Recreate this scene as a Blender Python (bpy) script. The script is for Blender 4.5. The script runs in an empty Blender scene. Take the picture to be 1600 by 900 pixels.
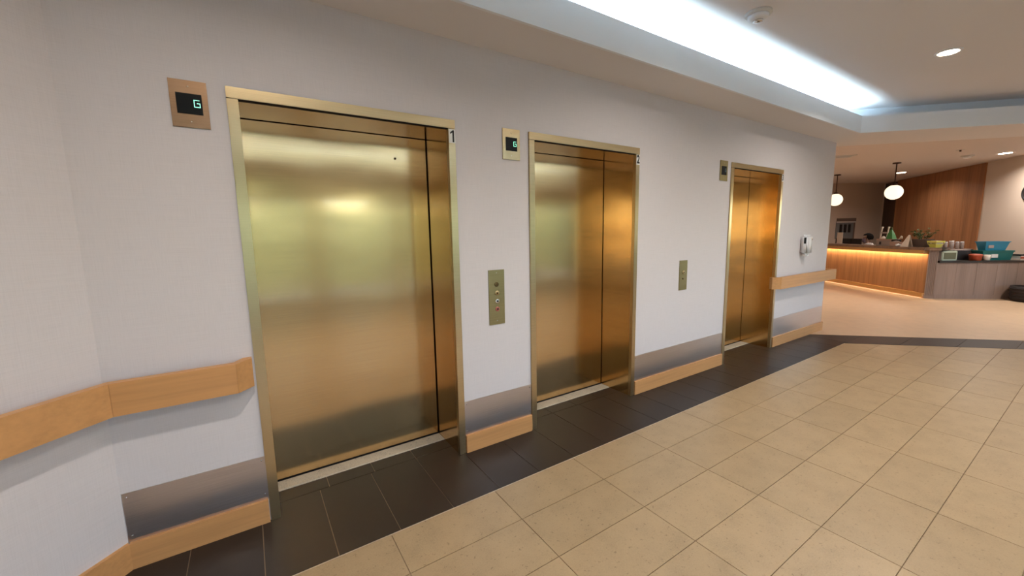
import bpy, bmesh, math, random
from mathutils import Vector, Matrix
from mathutils.geometry import tessellate_polygon

random.seed(7)
scene = bpy.context.scene
COL = scene.collection

# ------------------------------------------------------------------ camera
cam_d = bpy.data.cameras.new('camera')
cam = bpy.data.objects.new('camera', cam_d)
COL.objects.link(cam)
right = Vector((0.8356733, -0.5489515, -0.0173905))
down = Vector((-0.0886516, -0.1035715, -0.9906633))
fwd = Vector((0.5420249, 0.8294126, -0.1352174))
rot = Matrix((right, -down, -fwd)).transposed()
cam.matrix_world = Matrix.Translation((0.0, -2.37341, 1.50227)) @ rot.to_4x4()
cam_d.sensor_fit = 'HORIZONTAL'
cam_d.sensor_width = 36.0
cam_d.lens = 627.984 / 1600 * 36.0
cam_d.clip_start = 0.02
scene.camera = cam

# ------------------------------------------------------------------ world
world = bpy.data.worlds.new('world')
scene.world = world
world.use_nodes = True
wn = world.node_tree
bg = wn.nodes['Background']
sky = wn.nodes.new('ShaderNodeTexSky')
sky.sky_type = 'NISHITA'
sky.sun_disc = False
sky.sun_elevation = math.radians(50)
sky.sun_rotation = math.radians(20)
sky.air_density = 1.0
sky.dust_density = 0.8
wn.links.new(sky.outputs[0], bg.inputs[0])
bg.inputs[1].default_value = 1.15

# ------------------------------------------------------------------ view
scene.view_settings.view_transform = 'Standard'
scene.view_settings.look = 'None'
scene.view_settings.exposure = 0.50
scene.view_settings.gamma = 1.0
scene.view_settings.use_curve_mapping = False
scene.cycles.use_denoising = True
scene.cycles.max_bounces = 10
scene.cycles.diffuse_bounces = 6
scene.cycles.glossy_bounces = 4
scene.cycles.caustics_reflective = False
scene.cycles.caustics_refractive = False
scene.cycles.sample_clamp_indirect = 6.0

DOWNLIGHT_W = 17.0
LOBBY_W = 15.0 
COVE_E = 100.0
DESK_E = 80.0
GLOBE_E = 0.95

# ================================================================== materials
def mat(name, color, rough=0.5, metal=0.0, emit=None, estr=0.0, spec=None):
    m = bpy.data.materials.new(name)
    m.use_nodes = True
    b = m.node_tree.nodes['Principled BSDF']
    b.inputs['Base Color'].default_value = (*color, 1)
    b.inputs['Roughness'].default_value = rough
    b.inputs['Metallic'].default_value = metal
    if spec is not None:
        b.inputs['Specular IOR Level'].default_value = spec
    if emit:
        b.inputs['Emission Color'].default_value = (*emit, 1)
        b.inputs['Emission Strength'].default_value = estr
    return m

def nodes(m):
    nt = m.node_tree
    return nt, nt.nodes['Principled BSDF']

def coords(nt, scale=(1, 1, 1), which='Object'):
    tc = nt.nodes.new('ShaderNodeTexCoord')
    mp = nt.nodes.new('ShaderNodeMapping')
    mp.inputs['Scale'].default_value = scale
    if which == 'World':
        g = nt.nodes.new('ShaderNodeNewGeometry')
        nt.links.new(g.outputs['Position'], mp.inputs[0])
    else:
        nt.links.new(tc.outputs[which], mp.inputs[0])
    return mp.outputs[0]

def noise(nt, vec, scale, detail=3, rough=0.5):
    n = nt.nodes.new('ShaderNodeTexNoise')
    n.inputs['Scale'].default_value = scale
    n.inputs['Detail'].default_value = detail
    n.inputs['Roughness'].default_value = rough
    nt.links.new(vec, n.inputs['Vector'])
    return n.outputs['Fac']

def ramp(nt, fac, stops):
    r = nt.nodes.new('ShaderNodeValToRGB')
    el = r.color_ramp.elements
    while len(el) < len(stops):
        el.new(0.5)
    for e, (p, c) in zip(el, stops):
        e.position = p
        e.color = (*c, 1)
    nt.links.new(fac, r.inputs[0])
    return r.outputs[0]

def bump(nt, b, height, strength, dist=0.002):
    bp = nt.nodes.new('ShaderNodeBump')
    bp.inputs['Strength'].default_value = strength
    bp.inputs['Distance'].default_value = dist
    nt.links.new(height, bp.inputs['Height'])
    nt.links.new(bp.outputs[0], b.inputs['Normal'])
    return bp

def mixv(nt, a, b_, f=0.5):
    m = nt.nodes.new('ShaderNodeMath')
    m.operation = 'ADD'
    nt.links.new(a, m.inputs[0])
    nt.links.new(b_, m.inputs[1])
    h = nt.nodes.new('ShaderNodeMath')
    h.operation = 'MULTIPLY'
    h.inputs[1].default_value = 0.5
    nt.links.new(m.outputs[0], h.inputs[0])
    return h.outputs[0]

def sh(c, k):
    return tuple(min(1, x * k) for x in c)

def linen(name, c):
    m = mat(name, c, 0.75, spec=0.25)
    nt, b = nodes(m)
    h = noise(nt, coords(nt, (6, 6, 330), 'World'), 1.0, 2)
    v = noise(nt, coords(nt, (330, 330, 9), 'World'), 1.0, 2)
    w = mixv(nt, h, v)
    col = ramp(nt, w, [(0.34, sh(c, 0.95)), (0.5, c), (0.66, sh(c, 1.03))])
    nt.links.new(col, b.inputs['Base Color'])
    bump(nt, b, w, 0.12, 0.001)
    return m

def paint(name, c, rough=0.7):
    m = mat(name, c, rough, spec=0.3)
    nt, b = nodes(m)
    n = noise(nt, coords(nt, (1, 1, 1), 'World'), 160, 2)
    bump(nt, b, n, 0.06, 0.001)
    return m

def brushed(name, c, rough, aniso, horizontal=True, wav=0.0, grain=0.08):
    m = mat(name, c, rough, 1.0)
    nt, b = nodes(m)
    b.inputs['Anisotropic'].default_value = aniso
    g = nt.nodes.new('ShaderNodeNewGeometry')
    cr = nt.nodes.new('ShaderNodeVectorMath')
    cr.operation = 'CROSS_PRODUCT'
    cr.inputs[1].default_value = (0.003, 0.004, 1)
    nt.links.new(g.outputs['Normal'], cr.inputs[0])
    nt.links.new(cr.outputs[0], b.inputs['Tangent'])
    b.inputs['Anisotropic Rotation'].default_value = 0.0 if horizontal else 0.25
    s = noise(nt, coords(nt, (2.5, 2.5, 420), 'World'), 1.0, 3)
    col = ramp(nt, s, [(0.3, sh(c, 1 - grain)), (0.7, sh(c, 1 + grain))])
    nt.links.new(col, b.inputs['Base Color'])
    if wav > 0:
        b.inputs['Coat Weight'].default_value = 0.5
        b.inputs['Coat Roughness'].default_value = 0.06
        w = noise(nt, coords(nt, (1.6, 1.6, 3.0), 'World'), 1.0, 1)
        bump(nt, b, w, wav, 0.02)
    return m

def wood(name, c, axis='z', scale=1.0, rough=0.45, contrast=0.25):
    m = mat(name, c, rough, spec=0.35)
    nt, b = nodes(m)
    hi, lo = 70 * scale, 3.0 * scale
    s = {'x': (lo, hi, hi), 'y': (hi, lo, hi), 'z': (hi, hi, lo)}[axis]
    n1 = noise(nt, coords(nt, s, 'World'), 1.0, 4, 0.6)
    s2 = tuple(x * 0.25 for x in s)
    n2 = noise(nt, coords(nt, s2, 'World'), 1.0, 2)
    w = mixv(nt, n1, n2)
    col = ramp(nt, w, [(0.3, sh(c, 1 - contrast)), (0.5, c), (0.7, sh(c, 1 + contrast * 0.7))])
    nt.links.new(col, b.inputs['Base Color'])
    bump(nt, b, n1, 0.08, 0.001)
    return m

def stone(name, c, rough, vary=0.08, pits=True):
    m = mat(name, c, rough, spec=0.4)
    nt, b = nodes(m)
    oi = nt.nodes.new('ShaderNodeObjectInfo')
    vec = coords(nt, (1, 1, 1), 'World')
    n1 = noise(nt, vec, 7, 5, 0.6)
    n2 = noise(nt, vec, 140, 3, 0.6)
    w = mixv(nt, n1, n2)
    col = ramp(nt, w, [(0.34, sh(c, 1 - vary * 2)), (0.5, c), (0.68, sh(c, 1 + vary))])
    hs = nt.nodes.new('ShaderNodeHueSaturation')
    mr = nt.nodes.new('ShaderNodeMapRange')
    mr.inputs['To Min'].default_value = 1 - vary * 0.6
    mr.inputs['To Max'].default_value = 1 + vary * 0.6
    nt.links.new(oi.outputs['Random'], mr.inputs['Value'])
    nt.links.new(mr.outputs[0], hs.inputs['Value'])
    nt.links.new(col, hs.inputs['Color'])
    last = hs.outputs[0]
    if pits:
        n3 = noise(nt, vec, 48, 4, 0.65)
        pm = ramp(nt, n3, [(0.33, (0.50, 0.48, 0.46)), (0.40, (1, 1, 1))])
        mx = nt.nodes.new('ShaderNodeMix')
        mx.data_type = 'RGBA'
        mx.blend_type = 'MULTIPLY'
        mx.inputs[0].default_value = 0.65
        nt.links.new(last, mx.inputs[6])
        nt.links.new(pm, mx.inputs[7])
        last = mx.outputs[2]
        bump(nt, b, n3, 0.1, 0.001)
    nt.links.new(last, b.inputs['Base Color'])
    return m

M = {}
M['linen'] = linen('linen wallcovering', (0.675, 0.638, 0.65))
M['ceiling'] = paint('ceiling paint', (0.80, 0.78, 0.79))
M['lobby_ceiling'] = paint('lobby ceiling paint', (0.66, 0.60, 0.57))
M['white_paint'] = paint('white satin paint', (0.86, 0.90, 0.95), 0.5)
M['lobby_wall'] = paint('lobby wall paint', (0.60, 0.50, 0.42))
M['brass'] = brushed('brushed bronze', (0.665, 0.435, 0.195), 0.17, 0.40, True, 0.22)
M['brass_frame'] = brushed('brushed brass frame', (0.62, 0.47, 0.26), 0.30, 0.6)
M['bronze_plate'] = brushed('bronze plate', (0.27, 0.16, 0.09), 0.38, 0.3)
M['olive_plate'] = brushed('aged brass plate', (0.36, 0.29, 0.14), 0.38, 0.3)
M['steel'] = brushed('brushed steel', (0.70, 0.63, 0.59), 0.28, 0.6)
M['sill'] = stone('worn pale sill', (0.66, 0.55, 0.40), 0.45, 0.14)
M['oak_x'] = wood('oak along wall', (0.57, 0.29, 0.112), 'x', 1.0, 0.42, 0.14)
M['oak_d'] = wood('oak rail', (0.57, 0.29, 0.112), 'x', 0.8, 0.42, 0.14)
M['tile'] = stone('travertine tile', (0.355, 0.252, 0.142), 0.36, 0.09)
M['dark_tile'] = stone('dark porcelain tile', (0.020, 0.0135, 0.0105), 0.45, 0.10, False)
M['grout'] = mat('brown grout', (0.25, 0.175, 0.105), 0.9)
M['lobby_floor'] = stone('lobby stone floor', (0.56, 0.40, 0.26), 0.40, 0.06, False)
M['strip'] = mat('edge strip', (0.62, 0.52, 0.38), 0.4, 0.3)
M['black'] = mat('black glass', (0.002, 0.002, 0.002), 0.5, spec=0.15)
M['black_plastic'] = mat('black plastic', (0.012, 0.011, 0.012), 0.45)
M['green_led'] = mat('green digit', (0.02, 0.1, 0.06), 0.5, 0, (0.32, 1.0, 0.66), 1.3)
M['dim_led'] = mat('dim digit', (0.05, 0.06, 0.06), 0.5, 0, (0.20, 0.32, 0.30), 0.35)
M['white_plastic'] = mat('white plastic', (0.80, 0.80, 0.82), 0.3)
M['offwhite'] = mat('off white card', (0.70, 0.62, 0.53), 0.7)
M['number_white'] = mat('number plate white', (0.82, 0.82, 0.80), 0.5)
M['ink'] = mat('black ink', (0.006, 0.006, 0.006), 0.5)
M['chrome'] = mat('chrome', (0.75, 0.74, 0.72), 0.2, 1.0)
M['screw'] = mat('screw', (0.7, 0.6, 0.5), 0.3, 1.0)
M['red_ring'] = mat('red ring', (0.42, 0.10, 0.08), 0.4)
M['dark_brass'] = mat('dark brass button', (0.16, 0.11, 0.05), 0.4, 1.0)
M['gap'] = mat('dark gap', (0.006, 0.004, 0.003), 0.9)
M['led'] = mat('cool white strip', (0.9, 0.9, 0.9), 0.5, 0, (0.62, 0.86, 1.0), COVE_E)
M['desk_led'] = mat('warm strip', (0.9, 0.8, 0.6), 0.5, 0, (1.0, 0.76, 0.44), DESK_E)
M['toe_led'] = mat('toe strip', (0.9, 0.8, 0.6), 0.5, 0, (1.0, 0.88, 0.74), 8.0)
M['globe'] = mat('opal globe', (0.9, 0.85, 0.75), 0.3, 0, (1.0, 0.84, 0.60), GLOBE_E)
M['lamp_disc'] = mat('downlight lens', (0.9, 0.9, 0.9), 0.5, 0, (1.0, 0.86, 0.68), 14.0)
M['bronze_rod'] = mat('dark bronze rod', (0.06, 0.025, 0.018), 0.4, 0.6)
M['panel_wood'] = wood('walnut wall panel', (0.33, 0.145, 0.062), 'z', 0.35, 0.5, 0.30)
M['desk_wood'] = wood('reception wood', (0.36, 0.175, 0.075), 'z', 0.55, 0.5, 0.32)
M['desk_wood2'] = wood('reception grey wood', (0.30, 0.222, 0.185), 'z', 0.55, 0.55, 0.18)
M['plinth'] = wood('plinth oak', (0.50, 0.27, 0.09), 'x', 0.6, 0.45, 0.12)
M['granite'] = stone('brown granite', (0.23, 0.14, 0.09), 0.30, 0.30)
M['dark_counter'] = mat('dark counter edge', (0.035, 0.026, 0.022), 0.3)
M['dark_wood'] = wood('dark door wood', (0.065, 0.035, 0.024), 'z', 0.4, 0.5, 0.2)
M['glass_grey'] = mat('grey glass', (0.20, 0.21, 0.22), 0.15)
M['blind'] = mat('taupe blind', (0.16, 0.115, 0.095), 0.7)
M['teal'] = mat('teal plastic', (0.015, 0.16, 0.155), 0.4)
M['blue'] = mat('blue plastic', (0.03, 0.25, 0.42), 0.4)
M['yellow'] = mat('yellow plastic', (0.70, 0.67, 0.13), 0.4)
M['redpl'] = mat('red plastic', (0.48, 0.10, 0.05), 0.45)
M['mint'] = mat('mint plastic', (0.55, 0.62, 0.50), 0.4)
M['olive'] = mat('olive screen', (0.14, 0.14, 0.075), 0.3)
M['greybox'] = mat('grey cardboard', (0.33, 0.26, 0.22), 0.7)
M['tan'] = mat('tan cardboard', (0.42, 0.27, 0.20), 0.7)
M['planter'] = mat('dark planter', (0.10, 0.065, 0.05), 0.5)
M['leaf'] = mat('leaf green', (0.05, 0.11, 0.025), 0.5)
M['leaf_red'] = mat('leaf red', (0.18, 0.02, 0.015), 0.5)
M['green'] = mat('bright green', (0.05, 0.21, 0.06), 0.5)
M['skin'] = mat('skin', (0.36, 0.20, 0.14), 0.5)
M['hair'] = mat('black hair', (0.010, 0.008, 0.007), 0.95, spec=0.1)
M['mask'] = mat('mauve mask', (0.26, 0.19, 0.24), 0.7)
M['shirt'] = mat('white shirt', (0.72, 0.66, 0.64), 0.8)
M['trousers'] = mat('dark trousers', (0.03, 0.03, 0.04), 0.8)
M['basket'] = mat('dark basket', (0.014, 0.008, 0.007), 0.6)
M['clear'] = mat('frosted jar', (0.42, 0.34, 0.31), 0.35)
M['foliage'] = mat('hedge foliage', (0.23, 0.28, 0.17), 0.8)
M['lawn'] = mat('paved terrace', (0.30, 0.29, 0.27), 0.9)
M['frame_white'] = mat('window frame', (0.55, 0.53, 0.5), 0.5)
M['detector'] = mat('detector', (0.62, 0.60, 0.57), 0.4)

g = bpy.data.materials.new('clear pane')
g.use_nodes = True
gn = g.node_tree
gn.nodes.remove(gn.nodes['Principled BSDF'])
out = gn.nodes['Material Output']
tr = gn.nodes.new('ShaderNodeBsdfTransparent')
gl = gn.nodes.new('ShaderNodeBsdfGlossy')
gl.inputs['Roughness'].default_value = 0.02
fr = gn.nodes.new('ShaderNodeFresnel')
fr.inputs['IOR'].default_value = 1.45
ms = gn.nodes.new('ShaderNodeMixShader')
gn.links.new(fr.outputs[0], ms.inputs[0])
gn.links.new(tr.outputs[0], ms.inputs[1])
gn.links.new(gl.outputs[0], ms.inputs[2])
gn.links.new(ms.outputs[0], out.inputs['Surface'])
M['pane'] = g

# ================================================================== builders
class MB:
    def __init__(self):
        self.v, self.f, self.smooth = [], [], []
    def add(self, vs, fs, smooth=False):
        o = len(self.v)
        self.v += [Vector(p) for p in vs]
        self.f += [[i + o for i in f] for f in fs]
        self.smooth += [smooth] * len(fs)
        return self
    def box(self, x0, x1, y0, y1, z0, z1, mtx=None, bev=0.0):
        bm = bmesh.new()
        vs = [bm.verts.new(p) for p in ((x0, y0, z0), (x1, y0, z0), (x1, y1, z0), (x0, y1, z0),
                                        (x0, y0, z1), (x1, y0, z1), (x1, y1, z1), (x0, y1, z1))]
        for f in ((0, 3, 2, 1), (4, 5, 6, 7), (0, 1, 5, 4), (1, 2, 6, 5), (2, 3, 7, 6), (3, 0, 4, 7)):
            bm.faces.new([vs[i] for i in f])
        if bev > 0:
            bmesh.ops.bevel(bm, geom=bm.edges[:], offset=bev, segments=2, affect='EDGES', clamp_overlap=True)
        self.from_bm(bm, mtx)
        return self
    def from_bm(self, bm, mtx=None, smooth=False):
        bm.verts.index_update()
        vs = [(mtx @ v.co) if mtx else v.co.copy() for v in bm.verts]
        self.add(vs, [[v.index for v in f.verts] for f in bm.faces], smooth)
        bm.free()
    def prism(self, poly, z0, z1, mtx=None):
        a = sum(poly[i][0] * poly[(i + 1) % len(poly)][1] - poly[(i + 1) % len(poly)][0] * poly[i][1] for i in range(len(poly)))
        if a < 0:
            poly = list(reversed(poly))
        n = len(poly)
        vs = [Vector((p[0], p[1], z0)) for p in poly] + [Vector((p[0], p[1], z1)) for p in poly]
        if mtx:
            vs = [mtx @ v for v in vs]
        tri = tessellate_polygon([[Vector((p[0], p[1], 0)) for p in poly]])
        fs = []
        for t in tri:
            (ax, ay), (bx, by), (cx, cy) = (poly[i][:2] for i in t)
            if (bx - ax) * (cy - ay) - (by - ay) * (cx - ax) < 0:
                t = tuple(reversed(t))
            fs.append([i + n for i in t])
            fs.append(list(reversed(t)))
        for i in range(n):
            j = (i + 1) % n
            fs.append([i, j, j + n, i + n])
        return self.add(vs, fs)
    def lathe(self, prof, center=(0, 0, 0), seg=24, mtx=None, smooth=True):
        vs, fs = [], []
        for r, z in prof:
            for k in range(seg):
                an = 2 * math.pi * k / seg
                p = Vector((r * math.cos(an), r * math.sin(an), z))
                p = (mtx @ p) if mtx else p
                vs.append(p + Vector(center))
        for i in range(len(prof) - 1):
            for k in range(seg):
                l = (k + 1) % seg
                fs.append([i * seg + k, i * seg + l, (i + 1) * seg + l, (i + 1) * seg + k])
        fs.append([k for k in range(seg)][::-1])
        fs.append([(len(prof) - 1) * seg + k for k in range(seg)])
        return self.add(vs, fs, smooth)
    def tube(self, pts, r, seg=10):
        pts = [Vector(p) for p in pts]
        rs = r if isinstance(r, (list, tuple)) else [r] * len(pts)
        vs, fs = [], []
        for i, p in enumerate(pts):
            d = (pts[min(i + 1, len(pts) - 1)] - pts[max(i - 1, 0)]).normalized()
            u = d.cross(Vector((0, 0, 1)))
            if u.length < 1e-4:
                u = d.cross(Vector((0, 1, 0)))
            u.normalize()
            w = d.cross(u)
            for k in range(seg):
                an = 2 * math.pi * k / seg
                vs.append(p + (u * math.cos(an) + w * math.sin(an)) * rs[i])
        for i in range(len(pts) - 1):
            for k in range(seg):
                l = (k + 1) % seg
                fs.append([i * seg + k, (i + 1) * seg + k, (i + 1) * seg + l, i * seg + l])
        fs.append([k for k in range(seg)])
        fs.append([(len(pts) - 1) * seg + k for k in range(seg)][::-1])
        return self.add(vs, fs, True)
    def mesh(self, name, m, origin=(0, 0, 0)):
        me = bpy.data.meshes.new(name)
        o = Vector(origin)
        me.from_pydata([v - o for v in self.v], [], self.f)
        me.validate()
        for p, s in zip(me.polygons, self.smooth):
            p.use_smooth = s
        if m:
            me.materials.append(M[m])
        me.update()
        return me
    def build(self, name, m, parent=None, origin=None):
        """vertices are given in world space; the origin is the parent's, or the given one"""
        if parent is not None:
            o = parent.matrix_world.translation if parent.parent is None else Vector(parent['_wo'])
        else:
            o = Vector(origin or (0, 0, 0))
        if parent is not None and '_wo' in parent:
            o = Vector(parent['_wo'])
        ob = bpy.data.objects.new(name, self.mesh(name, m, o))
        COL.objects.link(ob)
        ob['_wo'] = tuple(o)
        if parent is not None:
            ob.parent = parent
        else:
            ob.location = o
        return ob

def tag(o, label, cat=None, group=None, kind=None):
    o['label'] = label
    if cat:
        o['category'] = cat
    if group:
        o['group'] = group
    if kind:
        o['kind'] = kind
    return o

def thing(name, loc, label, cat=None, group=None, kind=None):
    o = bpy.data.objects.new(name, None)
    o.empty_display_size = 0.1
    COL.objects.link(o)
    o.location = loc
    o['_wo'] = tuple(loc)
    return tag(o, label, cat, group, kind)

def B(*a, **k):
    return MB().box(*a, **k)

def area(name, loc, size, power, color, parent=None, spread=180, direction=(0, 0, -1)):
    l = bpy.data.lights.new(name, 'AREA')
    l.shape = 'DISK'
    l.size = size
    l.energy = power
    l.color = color
    l.spread = math.radians(spread)
    o = bpy.data.objects.new(name, l)
    COL.objects.link(o)
    p = Vector(loc)
    o.rotation_euler = Vector(direction).to_track_quat('-Z', 'Y').to_euler()
    if parent is not None:
        o.parent = parent
        p = p - Vector(parent['_wo'])
    o.location = p
    return o

def clip(poly, a, b, c):
    """keep a*x+b*y<=c"""
    res = []
    n = len(poly)
    for i in range(n):
        p, q = poly[i], poly[(i + 1) % n]
        dp, dq = a * p[0] + b * p[1] - c, a * q[0] + b * q[1] - c
        if dp <= 0:
            res.append(p)
        if dp * dq < 0:
            t = dp / (dp - dq)
            res.append((p[0] + (q[0] - p[0]) * t, p[1] + (q[1] - p[1]) * t))
    return res

def parea(poly):
    return abs(sum(poly[i][0] * poly[(i + 1) % len(poly)][1] - poly[(i + 1) % len(poly)][0] * poly[i][1] for i in range(len(poly)))) / 2

def inset(poly, d):
    """offset a convex ccw polygon inwards by d"""
    a = sum(poly[i][0] * poly[(i + 1) % len(poly)][1] - poly[(i + 1) % len(poly)][0] * poly[i][1] for i in range(len(poly)))
    if a < 0:
        poly = list(reversed(poly))
    res = list(poly)
    for i in range(len(poly)):
        p, q = poly[i], poly[(i + 1) % len(poly)]
        L = math.hypot(q[0] - p[0], q[1] - p[1])
        if L < 1e-6:
            continue
        nx, ny = (q[1] - p[1]) / L, -(q[0] - p[0]) / L      # outward
        res = clip(res, nx, ny, nx * p[0] + ny * p[1] - d)
    return res

def offset_poly(poly, d):
    """mitred outward offset of a ccw polygon"""
    n = len(poly)
    out_ = []
    for i in range(n):
        p0, p1, p2 = (Vector(poly[i - 1]), Vector(poly[i]), Vector(poly[(i + 1) % n]))
        d1, d2 = (p1 - p0).normalized(), (p2 - p1).normalized()
        n1, n2 = Vector((d1.y, -d1.x)), Vector((d2.y, -d2.x))
        k = d / (1 + n1.dot(n2))
        out_.append(tuple(p1 + (n1 + n2) * k))
    return out_

S2 = math.sqrt(0.5)
WL = -0.576          # left corner of the lift wall
WR = 7.0             # right end of the lift wall
FRAMES = [(-0.02, 1.142), (1.708, 2.870), (4.332, 5.487)]
JAMB = 0.046
HEAD_Z = 2.2
DOOR_Y = 0.36

# ================================================================== floor
floor = thing('floor', (0, 0, 0), 'tiled floor of the lift lobby, beige with a dark border', kind='structure')
B(-4.5, 21, -6.9, 6.0, -0.12, -0.005).build('grout_bed', 'grout', floor)
GX, SX, RY, SY = 1.091, 0.6089, -0.763, 0.302
LB = -0.480
HG = 0.0019
full_mesh = None
def lay(poly, m, share=None):
    o = bpy.data.objects.new('tile', None) if False else None
    b = MB().prism(poly, -0.006, 0.0)
    cx = sum(p[0] for p in poly) / len(poly)
    cy = sum(p[1] for p in poly) / len(poly)
    me = b.mesh('tile', m, (cx, cy, 0)) if share is None else share
    ob = bpy.data.objects.new('tile', me)
    COL.objects.link(ob)
    ob.parent = floor
    ob.location = (cx, cy, 0)
    return me
for r in range(0, 13):
    y1 = LB if r == 0 else RY - (r - 1) * SY
    y0 = RY - r * SY
    for c in range(-5, 13):
        x0, x1 = GX + c * SX, GX + (c + 1) * SX
        p = [(x0, y0), (x1, y0), (x1, y1), (x0, y1)]
        a0 = parea(p)
        p = clip(p, 1, 1, 5.945)
        if len(p) >= 3:
            p = clip(p, -1, 1, 0.13)
        if len(p) < 3 or parea(p) < 0.002:
            continue
        p2 = inset(p, HG)
        if len(p2) < 3 or parea(p2) < 0.001:
            continue
        whole = abs(parea(p) - a0) < 1e-6 and r > 0
        if whole and full_mesh is not None:
            lay(p2, 'tile', full_mesh)
        else:
            me = lay(p2, 'tile')
            if whole:
                full_mesh = me
# the rest of the beige field, out of the photograph
yb = RY - 12 * SY
MB().prism([(-2.6, -6.6), (5.945 + 6.6, -6.6), (5.945 - yb - 0.01, yb - 0.005), (-2.6, yb - 0.005)], -0.006, 0).build('tile_field', 'tile', floor)
# dark border along the lifts: tiles of one foot by two
DX, DS = -0.0612, 0.2976
for k in range(-4, 24):
    x0, x1 = DX + k * DS, DX + (k + 1) * DS
    p = [(x0, -0.474), (x1, -0.474), (x1, 0.13), (x0, 0.13)]
    p = clip(p, 1, 1, 6.58)
    if len(p) >= 3:
        p = clip(p, -1, 1, 0.80)
    if len(p) < 3 or parea(p) < 0.003:
        continue
    lay(inset(p, 0.0022), 'dark_tile')
for (xl, xr) in FRAMES:
    for i in range(4):
        a_, b_ = xl + 0.04 + (xr - xl - 0.08) * i / 4, xl + 0.04 + (xr - xl - 0.08) * (i + 1) / 4
        lay(inset([(a_, 0.13), (b_, 0.13), (b_, 0.25), (a_, 0.25)], 0.0022), 'dark_tile')
# dark border turning away at 45 degrees, right and left
for k in range(0, 12):
    t0, t1 = -0.474 - k * 0.43, -0.474 - (k + 1) * 0.43
    p = [(5.955 - t0, t0), (6.58 - t0, t0), (6.58 - t1, t1), (5.955 - t1, t1)]
    lay(inset(p, 0.0022), 'dark_tile')
for k in range(0, 4):
    t0, t1 = -0.474 - k * 0.43, -0.474 - (k + 1) * 0.43
    p = [(t0 - 0.14, t0), (t0 - 0.80, t0), (t1 - 0.80, t1), (t1 - 0.14, t1)]
    lay(inset(p, 0.0022), 'dark_tile')
B(-0.61, 6.425, LB + 0.001, -0.475, -0.006, 0.0005).build('edge_strip', 'strip', floor)
MB().prism([(6.585, 0.0), (6.585 + 6.6, -6.6), (20, -6.6), (20, 5.5), (6.4, 5.5), (6.4, 0.2)], -0.006, 0.0).build('lobby_floor', 'lobby_floor', floor)

# ================================================================== walls
w = MB()
xs = [WL] + [v for fr_ in FRAMES for v in fr_] + [WR]
for i in range(0, len(xs), 2):
    w.box(xs[i], xs[i + 1], 0, 0.5, 0, 3.05)
for (xl, xr) in FRAMES:
    w.box(xl, xr, 0, 0.5, HEAD_Z - 0.004, 3.05)
tag(w.build('wall_back', 'linen'), 'long linen covered wall with the three lift doors', kind='structure')
tag(B(WR - 0.12, WR, 0.5, 5.6, 0, 3.05).build('wall_return', 'linen'), 'wall turning the corner beyond the third lift', kind='structure')
# angled wall on the left
LW = MB().prism([(WL, 0), (WL - 2.2, -2.2), (WL - 2.4, -2.0), (WL - 0.1, 0.5), (WL, 0.5)], 0, 3.05)
tag(LW.build('wall_left', 'linen'), 'linen covered wall angling towards the viewer at the left', kind='structure')
w = MB()
w.box(-2.98, -2.776, -6.6, -4.70, 0, 3.05)
w.box(-2.98, -2.776, -3.80, -2.1, 0, 3.05)
w.box(-2.98, -2.776, -4.70, -3.80, 2.30, 3.05)
w.box(-2.98, -2.776, -4.70, -3.80, 0, 0.06)
tag(w.build('wall_side', 'linen'), 'side wall behind the viewer', kind='structure')
t = thing('window_10', (-2.88, -4.25, 0.06), 'narrow glazed opening at the left end, mirrored in the third lift', kind='structure')
f = MB()
f.box(-2.92, -2.84, -4.70, -4.65, 0.06, 2.30)
f.box(-2.92, -2.84, -3.85, -3.80, 0.06, 2.30)
f.box(-2.92, -2.84, -4.65, -3.85, 0.06, 0.12)
f.box(-2.92, -2.84, -4.65, -3.85, 2.25, 2.30)
f.build('window_frame', 'frame_white', t)
B(-2.885, -2.875, -4.66, -3.84, 0.11, 2.26).build('pane', 'pane', t)
pl = bpy.data.lights.new('portal', 'AREA')
pl.shape = 'RECTANGLE'
pl.size, pl.size_y = 0.9, 2.24
pl.cycles.is_portal = True
po = bpy.data.objects.new('sky_portal', pl)
COL.objects.link(po)
po.location = (-2.99, -4.25, 1.18)
po.rotation_euler = Vector((1, 0, 0)).to_track_quat('-Z', 'Z').to_euler()
tag(B(-25, -3.1, -6.8, 6, -0.6, -0.15).build('ground_end', 'lawn'), 'paved terrace outside the left end of the hall', kind='structure')

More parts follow.
